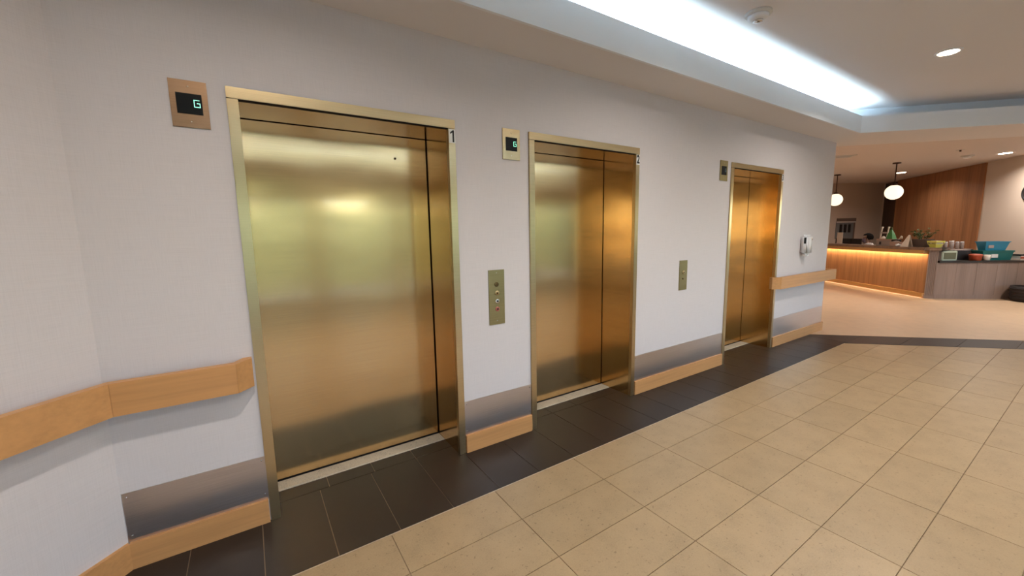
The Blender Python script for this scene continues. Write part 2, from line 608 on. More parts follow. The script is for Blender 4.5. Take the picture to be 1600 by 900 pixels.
# window wall opposite the lifts, mirrored in the doors
YW = -6.5
w = MB()
w.box(-3.0, 13.0, YW - 0.25, YW, 0, 0.06)
w.box(-3.0, 13.0, YW - 0.25, YW, 2.36, 3.05)
wins = []
for i in range(8):
    x0 = -2.3 + i * 1.85
    wins.append((x0, x0 + 1.6))
WZ0, WZ1 = 0.06, 2.36
edges_ = [-3.0] + [v for q in wins for v in q] + [13.0]
for i in range(0, len(edges_), 2):
    w.box(edges_[i], edges_[i + 1], YW - 0.25, YW, WZ0, WZ1)
tag(w.build('wall_front', 'linen'), 'window wall opposite the lifts', kind='structure')
for i, (x0, x1) in enumerate(wins):
    t = thing('window_%d' % (i + 1), (x0, YW, WZ0), 'tall daylight window number %d opposite the lifts' % (i + 1), kind='structure')
    f = MB()
    f.box(x0, x0 + 0.06, YW - 0.16, YW - 0.06, WZ0, WZ1)
    f.box(x1 - 0.06, x1, YW - 0.16, YW - 0.06, WZ0, WZ1)
    f.box(x0 + 0.06, x1 - 0.06, YW - 0.16, YW - 0.06, WZ0, WZ0 + 0.06)
    f.box(x0 + 0.06, x1 - 0.06, YW - 0.16, YW - 0.06, WZ1 - 0.06, WZ1)
    f.box(x0 + 0.06, x1 - 0.06, YW - 0.15, YW - 0.07, 1.05, 1.10)
    f.build('window_frame', 'frame_white', t)
    B(x0 + 0.05, x1 - 0.05, YW - 0.115, YW - 0.105, 1.09, WZ1 - 0.05).build('pane', 'pane', t)
    B(x0 + 0.05, x1 - 0.05, YW - 0.115, YW - 0.105, WZ0 + 0.05, 1.06).build('pane', 'pane', t)
    pl = bpy.data.lights.new('portal', 'AREA')
    pl.shape = 'RECTANGLE'
    pl.size, pl.size_y = x1 - x0, WZ1 - WZ0
    pl.cycles.is_portal = True
    po = bpy.data.objects.new('sky_portal', pl)
    COL.objects.link(po)
    po.location = ((x0 + x1) / 2, YW - 0.26, (WZ0 + WZ1) / 2)
    po.rotation_euler = Vector((0, 1, 0)).to_track_quat('-Z', 'Z').to_euler()
# outdoors
tag(B(-25, 40, -40, YW - 0.3, -0.6, -0.15).build('ground', 'lawn'), 'paved terrace outside the windows', kind='structure')
bm = bmesh.new()
bmesh.ops.create_grid(bm, x_segments=90, y_segments=12, size=1.0)
h = MB()
for v in bm.verts:
    a_ = v.co.y * math.pi / 2
    x, y, z = v.co.x * 14 + 4, -12.5 + math.sin(a_) * 1.2, math.cos(a_) * (2.95 + 0.25 * math.sin(v.co.x * 23)) - 0.2
    v.co = (x + random.uniform(-.12, .12), y + random.uniform(-.15, .15), z + random.uniform(-.15, .15))
h.from_bm(bm)
tag(h.build('hedge', 'foliage', origin=(5, -12.5, -0.2)), 'tall green hedge outside the windows, mirrored in the lift doors', 'hedge')

# lobby walls round the reception
W0 = Vector((14.648, -0.388))
WD = Vector((0.7915, 0.6112))
WN = Vector((0.6112, -0.7915))      # away from the viewer
def onW(t, s=0.0):
    p = W0 + WD * t + WN * s
    return (p.x, p.y)
LC = 2.95
tag(MB().prism([onW(-2.6), onW(4.45), onW(4.45, 0.2), onW(-2.6, 0.2)], 0, 3.2).build('wall_reception', 'lobby_wall'), 'beige wall behind the reception desk', kind='structure')
BL0, BD = Vector((18.17, 2.332)), Vector((-0.9064, 0.4223))
def onB(t, s=0.0):
    p = BL0 + BD * t + Vector((0.4223, 0.9064)) * s
    return (p.x, p.y)
tag(MB().prism([onB(0.0), onB(6.5), onB(6.5, 0.2), onB(-0.3, 0.2)], 0, 3.2).build('wall_office', 'lobby_wall'), 'dim taupe wall at the left behind the reception desk', kind='structure')
e0 = onW(-2.6)
XR = e0[0]
w = MB()
w.box(XR, XR + 0.2, -6.75, -5.9, 0, 3.2)
w.box(XR, XR + 0.2, -2.7, e0[1], 0, 3.2)
w.box(XR, XR + 0.2, -5.9, -2.7, 0, 0.06)
w.box(XR, XR + 0.2, -5.9, -2.7, 2.36, 3.2)
tag(w.build('wall_right', 'lobby_wall'), 'lobby wall right of the reception, out of the frame', kind='structure')
t = thing('window_9', (XR, -5.9, 0.06), 'wide daylight window at the right end of the lobby, mirrored in the third lift', kind='structure')
f = MB()
for y0, y1 in ((-5.9, -5.84), (-4.33, -4.27), (-2.76, -2.7)):
    f.box(XR + 0.06, XR + 0.14, y0, y1, 0.06, 2.36)
for y0, y1 in ((-5.84, -4.33), (-4.27, -2.76)):
    f.box(XR + 0.06, XR + 0.14, y0, y1, 0.06, 0.12)
    f.box(XR + 0.06, XR + 0.14, y0, y1, 2.30, 2.36)
    B(XR + 0.09, XR + 0.10, y0 - 0.01, y1 + 0.01, 0.11, 2.31).build('pane', 'pane', t)
f.build('window_frame', 'frame_white', t)
pl = bpy.data.lights.new('portal', 'AREA')
pl.shape = 'RECTANGLE'
pl.size, pl.size_y = 3.2, 2.3
pl.cycles.is_portal = True
po = bpy.data.objects.new('sky_portal', pl)
COL.objects.link(po)
po.location = (XR + 0.21, -4.3, 1.21)
po.rotation_euler = Vector((-1, 0, 0)).to_track_quat('-Z', 'Z').to_euler()
tag(B(XR + 0.25, 45, YW - 0.3, 12, -0.6, -0.15).build('ground_side', 'lawn'), 'paved terrace outside the lobby end', kind='structure')
bm = bmesh.new()
bmesh.ops.create_grid(bm, x_segments=60, y_segments=12, size=1.0)
h = MB()
for v in bm.verts:
    a_ = v.co.y * math.pi / 2
    v.co = (20.5 + math.sin(a_) * 1.2 + random.uniform(-.15, .15), v.co.x * 7 - 3 + random.uniform(-.12, .12), math.cos(a_) * (1.6 + 0.3 * math.sin(v.co.x * 23)) - 0.2 + random.uniform(-.15, .15))
h.from_bm(bm)
tag(h.build('hedge', 'foliage', origin=(20, -5, -0.2)), 'green hedge outside the lobby end window, mirrored in the third lift door', 'hedge')
tag(B(6.88, 13, 5.5, 5.7, 0, 3.2).build('wall_far', 'lobby_wall'), 'far lobby wall hidden behind the lifts', kind='structure')

# ================================================================== ceilings
OCT = [(-0.55, -0.4), (-1.9, -1.75), (-1.9, -3.15), (-0.55, -4.5), (6.525, -4.5), (8.0, -3.025), (8.0, -1.875), (6.525, -0.4)]  # ccw seen from above
SOFF, LIP, UP = 2.67, 2.868, 3.0
OUT = offset_poly(OCT, 0.22)
def ring(name, m, outer, hole, z0, z1, label):
    loops = [[Vector((x, y, 0)) for x, y in outer], [Vector((x, y, 0)) for x, y in hole]]
    pts = loops[0] + loops[1]
    tri = tessellate_polygon(loops)
    b = MB()
    n = len(pts)
    vs = [(p.x, p.y, z0) for p in pts] + [(p.x, p.y, z1) for p in pts]
    fs = []
    for t in tri:
        fs.append(list(t))
        fs.append([i + n for i in reversed(t)])
    no = len(outer)
    for i in range(no):
        j = (i + 1) % no
        fs.append([i, j, j + n, i + n])
    for i in range(len(hole)):
        j = (i + 1) % len(hole)
        fs.append([no + j, no + i, no + i + n, no + j + n])
    b.add(vs, fs)
    bm = bmesh.new()
    me = b.mesh('tmp', m)
    bm.from_mesh(me)
    bmesh.ops.recalc_face_normals(bm, faces=bm.faces[:])
    bm.to_mesh(me)
    bm.free()
    me.name = name
    ob = bpy.data.objects.new(name, me)
    COL.objects.link(ob)
    ob['_wo'] = (0, 0, 0)
    return tag(ob, label, kind='structure')

SO = [(-0.60, 0.02), (-2.82, -2.2), (-2.82, -6.6), (11.5, -6.6), (11.5, -4.1), (7.0, 0.4), (6.95, 0.02)]
ceiling = ring('ceiling', 'ceiling', SO, offset_poly(OCT, 0.02), SOFF, SOFF + 0.05, 'lowered ceiling border over the lift lobby')
# upper ceiling of the tray
tag(MB().prism(offset_poly(OCT, 0.24), UP, UP + 0.05).build('ceiling_tray', 'ceiling'), 'raised ceiling tray with downlight and smoke detector', kind='structure')
# fascia boards of the tray, and the back of the cove
n_ = len(OCT)
O2_ = offset_poly(OCT, 0.02)
IN3 = offset_poly(OCT, 0.24)
for i in range(n_):
    j = (i + 1) % n_
    side = 'trim_%d' % (i + 1)
    tag(MB().prism([OCT[i], OCT[j], O2_[j], O2_[i]], SOFF - 0.004, LIP).build(side, 'white_paint'), 'white fascia board of the ceiling tray, side %d' % (i + 1), kind='structure')
cb = MB()
for i in range(n_):
    j = (i + 1) % n_
    cb.prism([OUT[i], OUT[j], IN3[j], IN3[i]], SOFF + 0.05, UP)
tag(cb.build('trim_cove', 'white_paint'), 'back of the light cove above the fascia', kind='structure')
# lobby ceiling and the step up to it
SL = 7.4
tag(MB().prism([(6.85, 0.55), (7.0, 0.4), (11.5, -4.1), (11.5, -6.8), (20, -6.8), (20, 6), (6.85, 6)], LC, LC + 0.05).build('ceiling_lobby', 'lobby_ceiling'), 'beige lobby ceiling over the reception', kind='structure')
tag(MB().prism([(6.95, 0.45), (11.5, -4.1), (11.47, -4.12), (6.95, 0.40)], SOFF + 0.049, LC + 0.03).build('trim_step', 'lobby_ceiling'), 'step between the lowered ceiling and the lobby ceiling', kind='structure')
tag(B(11.44, 11.5, -6.6, -4.1, SOFF, LC + 0.03).build('trim_step_side', 'lobby_ceiling'), 'side of the lobby ceiling step out of view', kind='structure')

# cove light strips
cs = B(-0.55, 6.50, -0.375, -0.335, 2.775, 2.785)
cs.box(-0.55, 6.50, -0.40 + 0.025, -0.335, SOFF + 0.05, 2.775)
def cove_strip(ya, yb_, label):
    t = thing('light_strip', (2.9, ya, SOFF + 0.05), label, 'light strip')
    B(-0.55, 6.50, min(ya, yb_), max(ya, yb_), SOFF + 0.05, 2.831).build('housing', 'white_paint', t)
    y0, y1 = min(ya, yb_) + 0.008, max(ya, yb_) - 0.008
    B(-0.53, 6.48, y0, y1, 2.831, 2.838).build('diffuser', 'led', t)
    return t
cove_strip(-0.335, -0.295, 'glowing white light strip in the cove above the lift doors')
cove_strip(-4.565, -4.605, 'glowing white light strip in the opposite cove, mirrored in the doors')

# ================================================================== lift doors
def text_mesh(s, size, thick, m, name):
    cu = bpy.data.curves.new('t', 'FONT')
    cu.body = s
    cu.size = size
    cu.extrude = thick
    cu.offset = size * 0.035
    cu.align_x = 'CENTER'
    cu.align_y = 'CENTER'
    ob = bpy.data.objects.new('t', cu)
    COL.objects.link(ob)
    dg = bpy.context.evaluated_depsgraph_get()
    me = bpy.data.meshes.new_from_object(ob.evaluated_get(dg))
    bpy.data.objects.remove(ob)
    me.name = name
    me.materials.clear()
    me.materials.append(M[m])
    return me

door_words = ['first and nearest lift door, brushed bronze, plate number 1',
              'middle lift door, brushed bronze, plate number 2',
              'third and farthest lift door, brushed bronze, narrow in view']
for i, (xl, xr) in enumerate(FRAMES):
    t = thing('door_%d' % (i + 1), (xl, 0, 0), door_words[i], kind='structure')
    il, ir = xl + JAMB, xr - JAMB
    P = 0.012
    B(xl, il, -P, 0.02, 0, HEAD_Z - 0.0535, bev=0.0015).build('jamb', 'brass_frame', t)
    B(ir, xr, -P, 0.02, 0, HEAD_Z - 0.0535, bev=0.0015).build('jamb', 'brass_frame', t)
    B(xl, xr, -P, 0.02, HEAD_Z - 0.051, HEAD_Z, bev=0.0015).build('frame_head', 'brass_frame', t)
    B(xl + 0.004, xr - 0.004, -P + 0.004, 0.02, HEAD_Z - 0.055, HEAD_Z - 0.050).build('frame_joint', 'gap', t)
    B(xl + 0.01, il - 0.001, 0.02, 0.42, 0, HEAD_Z - 0.05).build('reveal_panel', 'brass', t)
    B(ir + 0.001, xr - 0.01, 0.02, 0.42, 0, HEAD_Z - 0.05).build('reveal_panel', 'brass', t)
    B(il - 0.005, ir + 0.005, 0.02, 0.42, HEAD_Z - 0.050, HEAD_Z - 0.006).build('reveal_soffit', 'brass', t)
    dp = B(il + 0.004, ir - 0.006, DOOR_Y, DOOR_Y + 0.03, 0.016, HEAD_Z - 0.054).build('door_panel', 'brass', t)
    B(il, ir, DOOR_Y + 0.031, DOOR_Y + 0.06, 0, HEAD_Z - 0.05).build('shaft_backing', 'gap', t)
    B(il, ir, 0.252, DOOR_Y - 0.006, -0.004, 0.006, bev=0.001).build('sill', 'sill', t)
    B(il, ir, DOOR_Y - 0.006, DOOR_Y + 0.03, -0.004, 0.002).build('sill_groove', 'gap', t)
    if i == 0:
        rx = Matrix.Rotation(math.radians(90), 4, 'X')
        MB().lathe([(0.0055, 0), (0.0055, 0.003)], (0.874, DOOR_Y - 0.0005, 2.006), 14, rx).build('key_hole', 'gap', dp)
        MB().lathe([(0.0095, 0), (0.0085, 0.002)], (0.874, DOOR_Y, 2.006), 18, rx).build('key_escutcheon', 'brass_frame', dp)
    # number plate on the right jamb
    zt = HEAD_Z - 0.057
    pw = 0.0435
    pc = (ir + xr) / 2 + 0.0005
    np_ = B(pc - pw / 2, pc + pw / 2, -P - 0.0025, -P, zt - 0.082, zt).build('number_plate', 'number_white', t)
    np_['label'] = 'white plate with black number %d' % (i + 1)
    if i == 0:
        d_ = MB()
        MX = Matrix.Identity(4)
        d_.prism([(0.002, -0.036), (0.013, -0.036), (0.013, 0.036), (0.005, 0.036), (-0.013, 0.022), (-0.013, 0.012), (0.002, 0.021)], -0.0006, 0.0006, MX)
        me = d_.mesh('number', 'ink')
    else:
        me = text_mesh(str(i + 1), 0.098, 0.0006, 'ink', 'number')
    no = bpy.data.objects.new('number', me)
    COL.objects.link(no)
    no.parent = np_
    no.location = Vector((pc, -P - 0.003, zt - 0.041)) - Vector(np_['_wo'])
    no.rotation_euler = (math.radians(90), 0, 0)
    no.scale = (0.68, 0.95, 1) if i else (1, 1, 1)

# ================================================================== baseboards and kick plates
def poly_strip(front, depth, z0, z1):
    """prism between a polyline in plan (left to right, room side at -normal) and its copy moved by depth to the wall"""
    n = len(front)
    back = []
    for i in range(n):
        p = Vector(front[i])
        d1 = (Vector(front[i]) - Vector(front[max(i - 1, 0)]))
        d2 = (Vector(front[min(i + 1, n - 1)]) - Vector(front[i]))
        if d1.length < 1e-6:
            d1 = d2
        if d2.length < 1e-6:
            d2 = d1
        d1.normalize()
        d2.normalize()
        n1, n2 = Vector((-d1.y, d1.x)), Vector((-d2.y, d2.x))
        back.append(tuple(p + (n1 + n2) * (depth / (1 + n1.dot(n2)))))
    return list(front) + list(reversed(back))

BB = 0.127
k22 = math.tan(math.radians(22.5))
BT = 0.02
bx = WL + BT * k22
bl = thing('baseboard_left', (WL, 0, 0), 'oak baseboard left of the first lift turning along the angled wall', kind='structure')
MB().prism(poly_strip([(bx, -BT), (FRAMES[0][0] - 0.004, -BT)], BT, 0, 0), 0, BB).build('board', 'oak_x', bl)
MB().prism([(bx, -BT), (WL, 0), (WL - 2.15, -2.15), (WL - 2.15 + BT * S2, -2.15 - BT * S2)], 0, BB).build('board', 'oak_x', bl)
for nm, x0, x1, lab in (('baseboard_middle', FRAMES[0][1] + 0.004, FRAMES[1][0] - 0.004, 'short oak baseboard between the first and the middle lift'),
                        ('baseboard_right', FRAMES[1][1] + 0.004, FRAMES[2][0] - 0.004, 'oak baseboard between the middle and the third lift')):
    tag(B(x0, x1, -BT, 0, 0, BB, bev=0.002).build(nm, 'oak_x', origin=(x0, 0, 0)), lab, kind='structure')
be = thing('baseboard_end', (WR, 0, 0), 'oak baseboard at the wall end beyond the third lift', kind='structure')
B(FRAMES[2][1] + 0.004, 6.40, -BT, 0, 0, BB).build('board', 'oak_x', be)
B(6.401, WR + BT, -BT, 0, 0, BB).build('board', 'oak_x', be)
B(WR, WR + BT, 0, 5.4, 0, BB).build('board', 'oak_x', be)
KZ = 0.366
for x0, x1, lab in ((WL + 0.004, FRAMES[0][0] - 0.001, 'brushed steel kick plate left of the first lift above the baseboard'),
                    (FRAMES[0][1] + 0.001, FRAMES[1][0] - 0.001, 'small scuffed steel kick plate between the first and middle lifts'),
                    (FRAMES[1][1] + 0.001, FRAMES[2][0] - 0.001, 'long steel kick plate between the middle and third lifts'),
                    (FRAMES[2][1] + 0.001, WR - 0.002, 'steel kick plate at the wall end beyond the third lift')):
    t = thing('kick_plate', (x0, 0, BB), lab, 'kick plate', 'steel kick plates along the lift wall')
    B(x0, x1, -0.003, 0, BB, KZ).build('sheet', 'steel', t)
    if x0 < 5:
        sc_ = MB()
        for xx in (x0 + 0.015, x1 - 0.015):
            for zz in (BB + 0.03, KZ - 0.02):
                sc_ = MB().lathe([(0.004, 0), (0.003, 0.0015)], (xx, -0.003, zz), 10, Matrix.Rotation(math.radians(90), 4, 'X'))
                sc_.build('screw', 'chrome', t)

# ================================================================== handrails
RZ0, RZ1, RF, RB = 0.762, 0.907, 0.10, 0.062
def rail_poly(front, back):
    return front + list(reversed(back))
t = thing('handrail', (WL, 0, RZ0), 'oak wall handrail left of the first lift, bending along the angled wall', 'handrail')
fx, bx2 = WL + RF * k22, WL + RB * k22
MB().prism([(fx, -RF), (-0.095, -RF), (-0.105, -RB), (bx2, -RB)], RZ0, RZ1).build('rail_board', 'oak_d', t)
L = 2.0
MB().prism([(fx - L * S2, -RF - L * S2), (fx - 0.0006, -RF - 0.0006), (bx2 - 0.0006, -RB - 0.0006), (bx2 - L * S2, -RB - L * S2)], RZ0, RZ1).build('rail_board', 'oak_d', t)
MB().prism([(-0.0945, -RF), (-0.030, -0.030), (-0.03, 0.0), (-0.066, 0.0), (-0.105, -RB)], RZ0, RZ1).build('end_return', 'oak_d', t)
for xx in (-0.42,):
    B(xx - 0.02, xx + 0.02, -RB, 0, 0.80, 0.87).build('bracket', 'chrome', t)
cxx = WL - 0.8
MB().prism([(cxx, -0.8), (cxx + 0.04, -0.76), (cxx + 0.04 + RB * S2, -0.76 - RB * S2), (cxx + RB * S2, -0.8 - RB * S2)], 0.80, 0.87).build('bracket', 'chrome', t)
t = thing('handrail', (6.3, 0, RZ0), 'oak wall handrail beyond the third lift, wrapping round the wall end', 'handrail')
XE = WR + RF
MB().prism([(5.425, -RF), (XE, -RF), (XE - 0.038, -RB), (5.435, -RB)], RZ0, RZ1).build('rail_board', 'oak_d', t)
MB().prism([(XE, -RF + 0.001), (XE, 1.4), (XE - 0.038, 1.4), (XE - 0.038, -RB + 0.001)], RZ0, RZ1).build('rail_board', 'oak_d', t)
MB().prism([(5.4245, -RF), (5.345, -0.03), (5.345, 0), (5.39, 0), (5.434, -RB)], RZ0, RZ1).build('end_return', 'oak_d', t)
B(6.2, 6.24, -RB, 0, 0.80, 0.87).build('bracket', 'chrome', t)

# ================================================================== indicators and call panels
RX = Matrix.Rotation(math.radians(90), 4, 'X')
def indicator(x0, x1, z0, z1, m, led, label):
    t = thing('floor_indicator', ((x0 + x1) / 2, 0, z0), label, 'floor indicator', 'lift floor indicators')
    B(x0, x1, -0.006, 0, z0, z1, bev=0.001).build('plate', m, t)
    cx, cz = (x0 + x1) / 2, (z0 + z1) / 2 + 0.001
    s = B(cx - 0.046, cx + 0.046, -0.0075, -0.005, cz - 0.044, cz + 0.044).build('screen', 'black', t)
    # letter G built from bars
    gx, gz, gw, gh, th = cx + 0.016, cz - 0.013, 0.023, 0.032, 0.0027
    d = MB()
    y0, y1 = -0.0085, -0.0074
    d.box(gx, gx + gw - 0.002, y0, y1, gz + gh - th, gz + gh)
    d.box(gx, gx + th, y0, y1, gz + th, gz + gh - th)
    d.box(gx, gx + gw, y0, y1, gz, gz + th)
    d.box(gx + gw - th, gx + gw, y0, y1, gz + th, gz + 0.019)
    d.box(gx + 0.011, gx + gw - th, y0, y1, gz + 0.0156, gz + 0.019)
    o = d.build('letter_g', led, s)
    for zz in (z1 - 0.026, z0 + 0.026):
        MB().lathe([(0.0032, 0), (0.0026, 0.0015)], (cx, -0.006, zz), 10, RX).build('screw', 'screw', t)
indicator(-0.226, -0.090, 1.998, 2.2, 'bronze_plate', 'green_led', 'bronze floor indicator with green letter G left of the first lift')
indicator(1.493, 1.633, 1.998, 2.2, 'brass_frame', 'green_led', 'brass floor indicator with green letter G left of the middle lift')
indicator(4.120, 4.262, 2.002, 2.206, 'olive_plate', 'dim_led', 'small dim floor indicator left of the third lift')

t = thing('call_panel', (1.422, 0, 0.87), 'tall brass call panel with buttons between the first and middle lifts', 'call panel')
B(1.358, 1.485, -0.005, 0, 0.870, 1.254, bev=0.001).build('plate', 'olive_plate', t)
MB().lathe([(0.017, 0), (0.016, 0.004), (0.012, 0.005)], (1.420, -0.005, 1.152), 18, RX).build('key_switch', 'dark_brass', t)
for zz, m1, m2 in ((1.093, 'brass_frame', 'dark_brass'), (1.036, 'chrome', 'ink'), (0.980, 'red_ring', 'ink')):
    b_ = MB().lathe([(0.016, 0), (0.0155, 0.005), (0.011, 0.006)], (1.423, -0.005, zz), 20, RX).build('button_ring', m1, t)
    MB().lathe([(0.008, 0), (0.0075, 0.0075)], (1.423, -0.005, zz), 16, RX).build('button', m2, b_)
for zz in (1.232, 0.897):
    MB().lathe([(0.004, 0), (0.003, 0.0015)], (1.422, -0.005, zz), 10, RX).build('screw', 'chrome', t)
t = thing('call_panel', (3.563, 0, 0.916), 'short brass call panel between the middle and third lifts', 'call panel')
B(3.500, 3.627, -0.005, 0, 0.916, 1.209, bev=0.001).build('plate', 'olive_plate', t)
b_ = MB().lathe([(0.017, 0), (0.016, 0.006), (0.012, 0.007)], (3.565, -0.005, 1.092), 20, RX).build('button_ring', 'brass_frame', t)
MB().lathe([(0.009, 0), (0.008, 0.009)], (3.565, -0.005, 1.092), 16, RX).build('button', 'dark_brass', b_)
MB().lathe([(0.010, 0), (0.009, 0.004)], (3.560, -0.005, 1.030), 16, RX).build('key_switch', 'dark_brass', t)

# ================================================================== hand sanitiser dispenser
t = thing('sanitizer_dispenser', (6.16, 0, 1.15), 'white wall mounted hand sanitizer dispenser above the far handrail', 'dispenser')
def rounded(x0, x1, y0, y1, z0, z1, r):
    bm = bmesh.new()
    vs = [bm.verts.new(p) for p in ((x0, y0, z0), (x1, y0, z0), (x1, y1, z0), (x0, y1, z0),
                                    (x0, y0, z1), (x1, y0, z1), (x1, y1, z1), (x0, y1, z1))]
    for f in ((0, 3, 2, 1), (4, 5, 6, 7), (0, 1, 5, 4), (1, 2, 6, 5), (2, 3, 7, 6), (3, 0, 4, 7)):
        bm.faces.new([vs[i] for i in f])
    bmesh.ops.bevel(bm, geom=bm.edges[:], offset=r, segments=4, affect='EDGES', clamp_overlap=True)
    m_ = MB()
    m_.from_bm(bm, None, True)
    return m_
rounded(6.09, 6.235, -0.10, 0.0, 1.15, 1.415, 0.028).build('body', 'white_plastic', t)
B(6.087, 6.0905, -0.075, -0.05, 1.30, 1.38).build('level_window', 'ink', t)
MB().lathe([(0.014, 0), (0.013, 0.004)], (6.19, -0.10, 1.355), 16, RX).build('lock_button', 'chrome', t)
B(6.13, 6.19, -0.08, -0.03, 1.135, 1.155).build('nozzle', 'white_plastic', t)

# ================================================================== ceiling fittings
def downlight(x, y, z, r, power, label, col=(1.0, 0.91, 0.82), spread=150, nm='downlight'):
    t = thing(nm, (x, y, z), label, 'downlight', 'recessed ceiling downlights')
    prof = [(r * 1.28, 0), (r * 1.25, -0.006), (r, -0.008), (r, -0.001)]
    MB().lathe(prof, (x, y, z), 28).build('trim_ring', 'white_plastic', t)
    MB().lathe([(r * 0.98, -0.006), (r * 0.9, -0.0095)], (x, y, z), 24).build('lens', 'lamp_disc', t)
    if power > 0:
        area('lamp', (x, y, z - 0.02), r * 1.1, power, col, t, spread)
    return t
downlight(5.255, -1.344, UP, 0.070, DOWNLIGHT_W, 'lit downlight in the raised ceiling tray at upper right')
downlight(2.65, -1.45, UP, 0.062, DOWNLIGHT_W, 'downlight of the tray just above the picture, facing the middle lift')
downlight(0.10, -1.55, UP, 0.062, DOWNLIGHT_W, 'downlight of the tray overhead near the first lift, out of view')
for k, xx in enumerate((0.1, 2.65, 5.25)):
    downlight(xx, -3.5, UP, 0.062, DOWNLIGHT_W, ['near', 'middle', 'far'][k] + ' downlight on the window side of the tray, out of view')
downlight(15.02, 1.20, LC, 0.10, LOBBY_W, 'small lit downlight behind the right globe pendant')
downlight(13.12, -0.81, LC, 0.10, LOBBY_W * 1.6, 'lit downlight at right over the low end of the reception desk')
downlight(10.6, -2.6, LC, 0.09, LOBBY_W * 3.0, 'added unseen lobby downlight right of the picture')  # unseen lamp added to brighten the lobby floor and ceiling
downlight(9.6, 2.2, LC, 0.09, LOBBY_W * 3.0, 'added unseen lobby downlight hidden behind the lift wall')  # second added lamp, out of view, lifts the lobby brightness
downlight(16.4, 0.55, LC, 0.09, LOBBY_W * 1.2, 'downlight washing the walnut wall panel')

t = thing('smoke_detector', (3.136, -0.788, UP), 'white round smoke detector beside the glowing cove', 'smoke detector')
MB().lathe([(0.084, 0), (0.084, -0.013), (0.076, -0.020)], (3.136, -0.788, UP), 32).build('base', 'detector', t)
MB().lathe([(0.066, -0.020), (0.066, -0.032), (0.054, -0.046), (0.034, -0.052)], (3.136, -0.788, UP), 32).build('sensor_head', 'white_plastic', t)
MB().lathe([(0.032, -0.052), (0.030, -0.060), (0.018, -0.064)], (3.136, -0.788, UP), 20).build('chamber_cap', 'chrome', t)
t = thing('smoke_detector', (12.81, -0.34, LC), 'small pale smoke detector on the lobby ceiling above the desk', 'smoke detector')
MB().lathe([(0.10, 0), (0.10, -0.02), (0.085, -0.03)], (12.81, -0.34, LC), 24).build('base', 'detector', t)
MB().lathe([(0.07, -0.03), (0.06, -0.05), (0.03, -0.06)], (12.81, -0.34, LC), 24).build('sensor_head', 'white_plastic', t)
t = thing('sprinkler', (11.71, -0.41, LC), 'tiny dark sprinkler cover on the lobby ceiling', 'sprinkler')
MB().lathe([(0.06, 0), (0.058, -0.006), (0.02, -0.008)], (11.71, -0.41, LC), 20).build('cover_plate', 'detector', t)
MB().lathe([(0.018, -0.008), (0.012, -0.03), (0.02, -0.034)], (11.71, -0.41, LC), 12).build('nozzle', 'bronze_rod', t)
# ceiling vent
t = thing('ceiling_vent', (10.3, 1.1, LC), 'small ceiling air vent partly hidden behind the wall end', 'vent')
va = Matrix.Translation((10.36, 1.12, LC)) @ Matrix.Rotation(math.radians(-52), 4, 'Z')
f = MB()
f.box(-0.30, 0.30, -0.15, -0.12, -0.012, 0, va)
f.box(-0.30, 0.30, 0.12, 0.15, -0.012, 0, va)
f.box(-0.30, -0.27, -0.12, 0.12, -0.012, 0, va)
f.box(0.27, 0.30, -0.12, 0.12, -0.012, 0, va)
f.build('frame', 'detector', t)
B(-0.27, 0.27, -0.12, 0.12, -0.004, -0.001, mtx=va).build('backing', 'gap', t)
for k in range(5):
    yy = -0.1 + k * 0.05
    B(-0.27, 0.27, yy - 0.012, yy + 0.012, -0.012, -0.006, mtx=va).build('slat', 'detector', t)

# ================================================================== globe pendants
def pendant(x, y, zg, r, label):
    t = thing('globe_pendant', (x, y, LC), label, 'pendant lamp', 'globe pendants over the reception desk')
    MB().lathe([(0.075, 0), (0.075, -0.025), (0.02, -0.032)], (x, y, LC), 20).build('canopy', 'bronze_rod', t)
    MB().tube([(x, y, LC - 0.03), (x, y, zg + r * 0.95)], 0.011, 10).build('rod', 'bronze_rod', t)
    MB().lathe([(0.05, 0.0), (0.05, 0.04), (0.02, 0.05)], (x, y, zg + r * 0.93), 16).build('collar', 'bronze_rod', t)
    prof = [(r * math.sin(math.pi * k / 16) + 0.0005, -r * math.cos(math.pi * k / 16)) for k in range(17)]
    MB().lathe(prof, (x, y, zg), 28).build('globe', 'globe', t)
pendant(12.62, 0.72, 2.285, 0.165, 'glowing white globe pendant in front of the walnut panel')
pendant(13.84, 2.23, 2.265, 0.165, 'glowing white globe pendant beside the wall end')

# ================================================================== reception desk
F0 = Vector((11.76, -0.14))
A = Vector((0.623, 0.7822))
N = Vector((0.7822, -0.623))
O2 = Vector((11.82, -0.27))
A2 = Vector((0.7546, -0.6562))
N2 = Vector((0.6562, 0.7546))
def d1(t, s):
    p = F0 + A * t + N * s
    return (p.x, p.y)
def d2(t, s):
    p = O2 + A2 * t + N2 * s
    return (p.x, p.y)
def frame1(t, s, z):
    p = F0 + A * t + N * s
    return Matrix(((A.x, N.x, 0, p.x), (A.y, N.y, 0, p.y), (0, 0, 1, z), (0, 0, 0, 1)))
def frame2(t, s, z):
    p = O2 + A2 * t + N2 * s
    return Matrix(((A2.x, N2.x, 0, p.x), (A2.y, N2.y, 0, p.y), (0, 0, 1, z), (0, 0, 0, 1)))
CT, CT2 = 1.055, 0.785
def on2_(t, s):
    p = O2 + A2 * t + N2 * s
    return Vector((p.x, p.y, CT2))
desk = thing('reception_desk', (F0.x, F0.y, 0), 'tall wooden reception desk with glowing strip under a granite top', 'reception desk')
LD = 4.6
pan = []
t0 = 0.02
k = 0
while t0 < LD:
    t1 = min(t0 + 0.62, LD)
    MB().prism([d1(t0 + 0.002, 0.02), d1(t1 - 0.002, 0.02), d1(t1 - 0.002, 0.05), d1(t0 + 0.002, 0.05)], 0.106, 0.93).build('front_panel', 'desk_wood', desk)
    t0 = t1
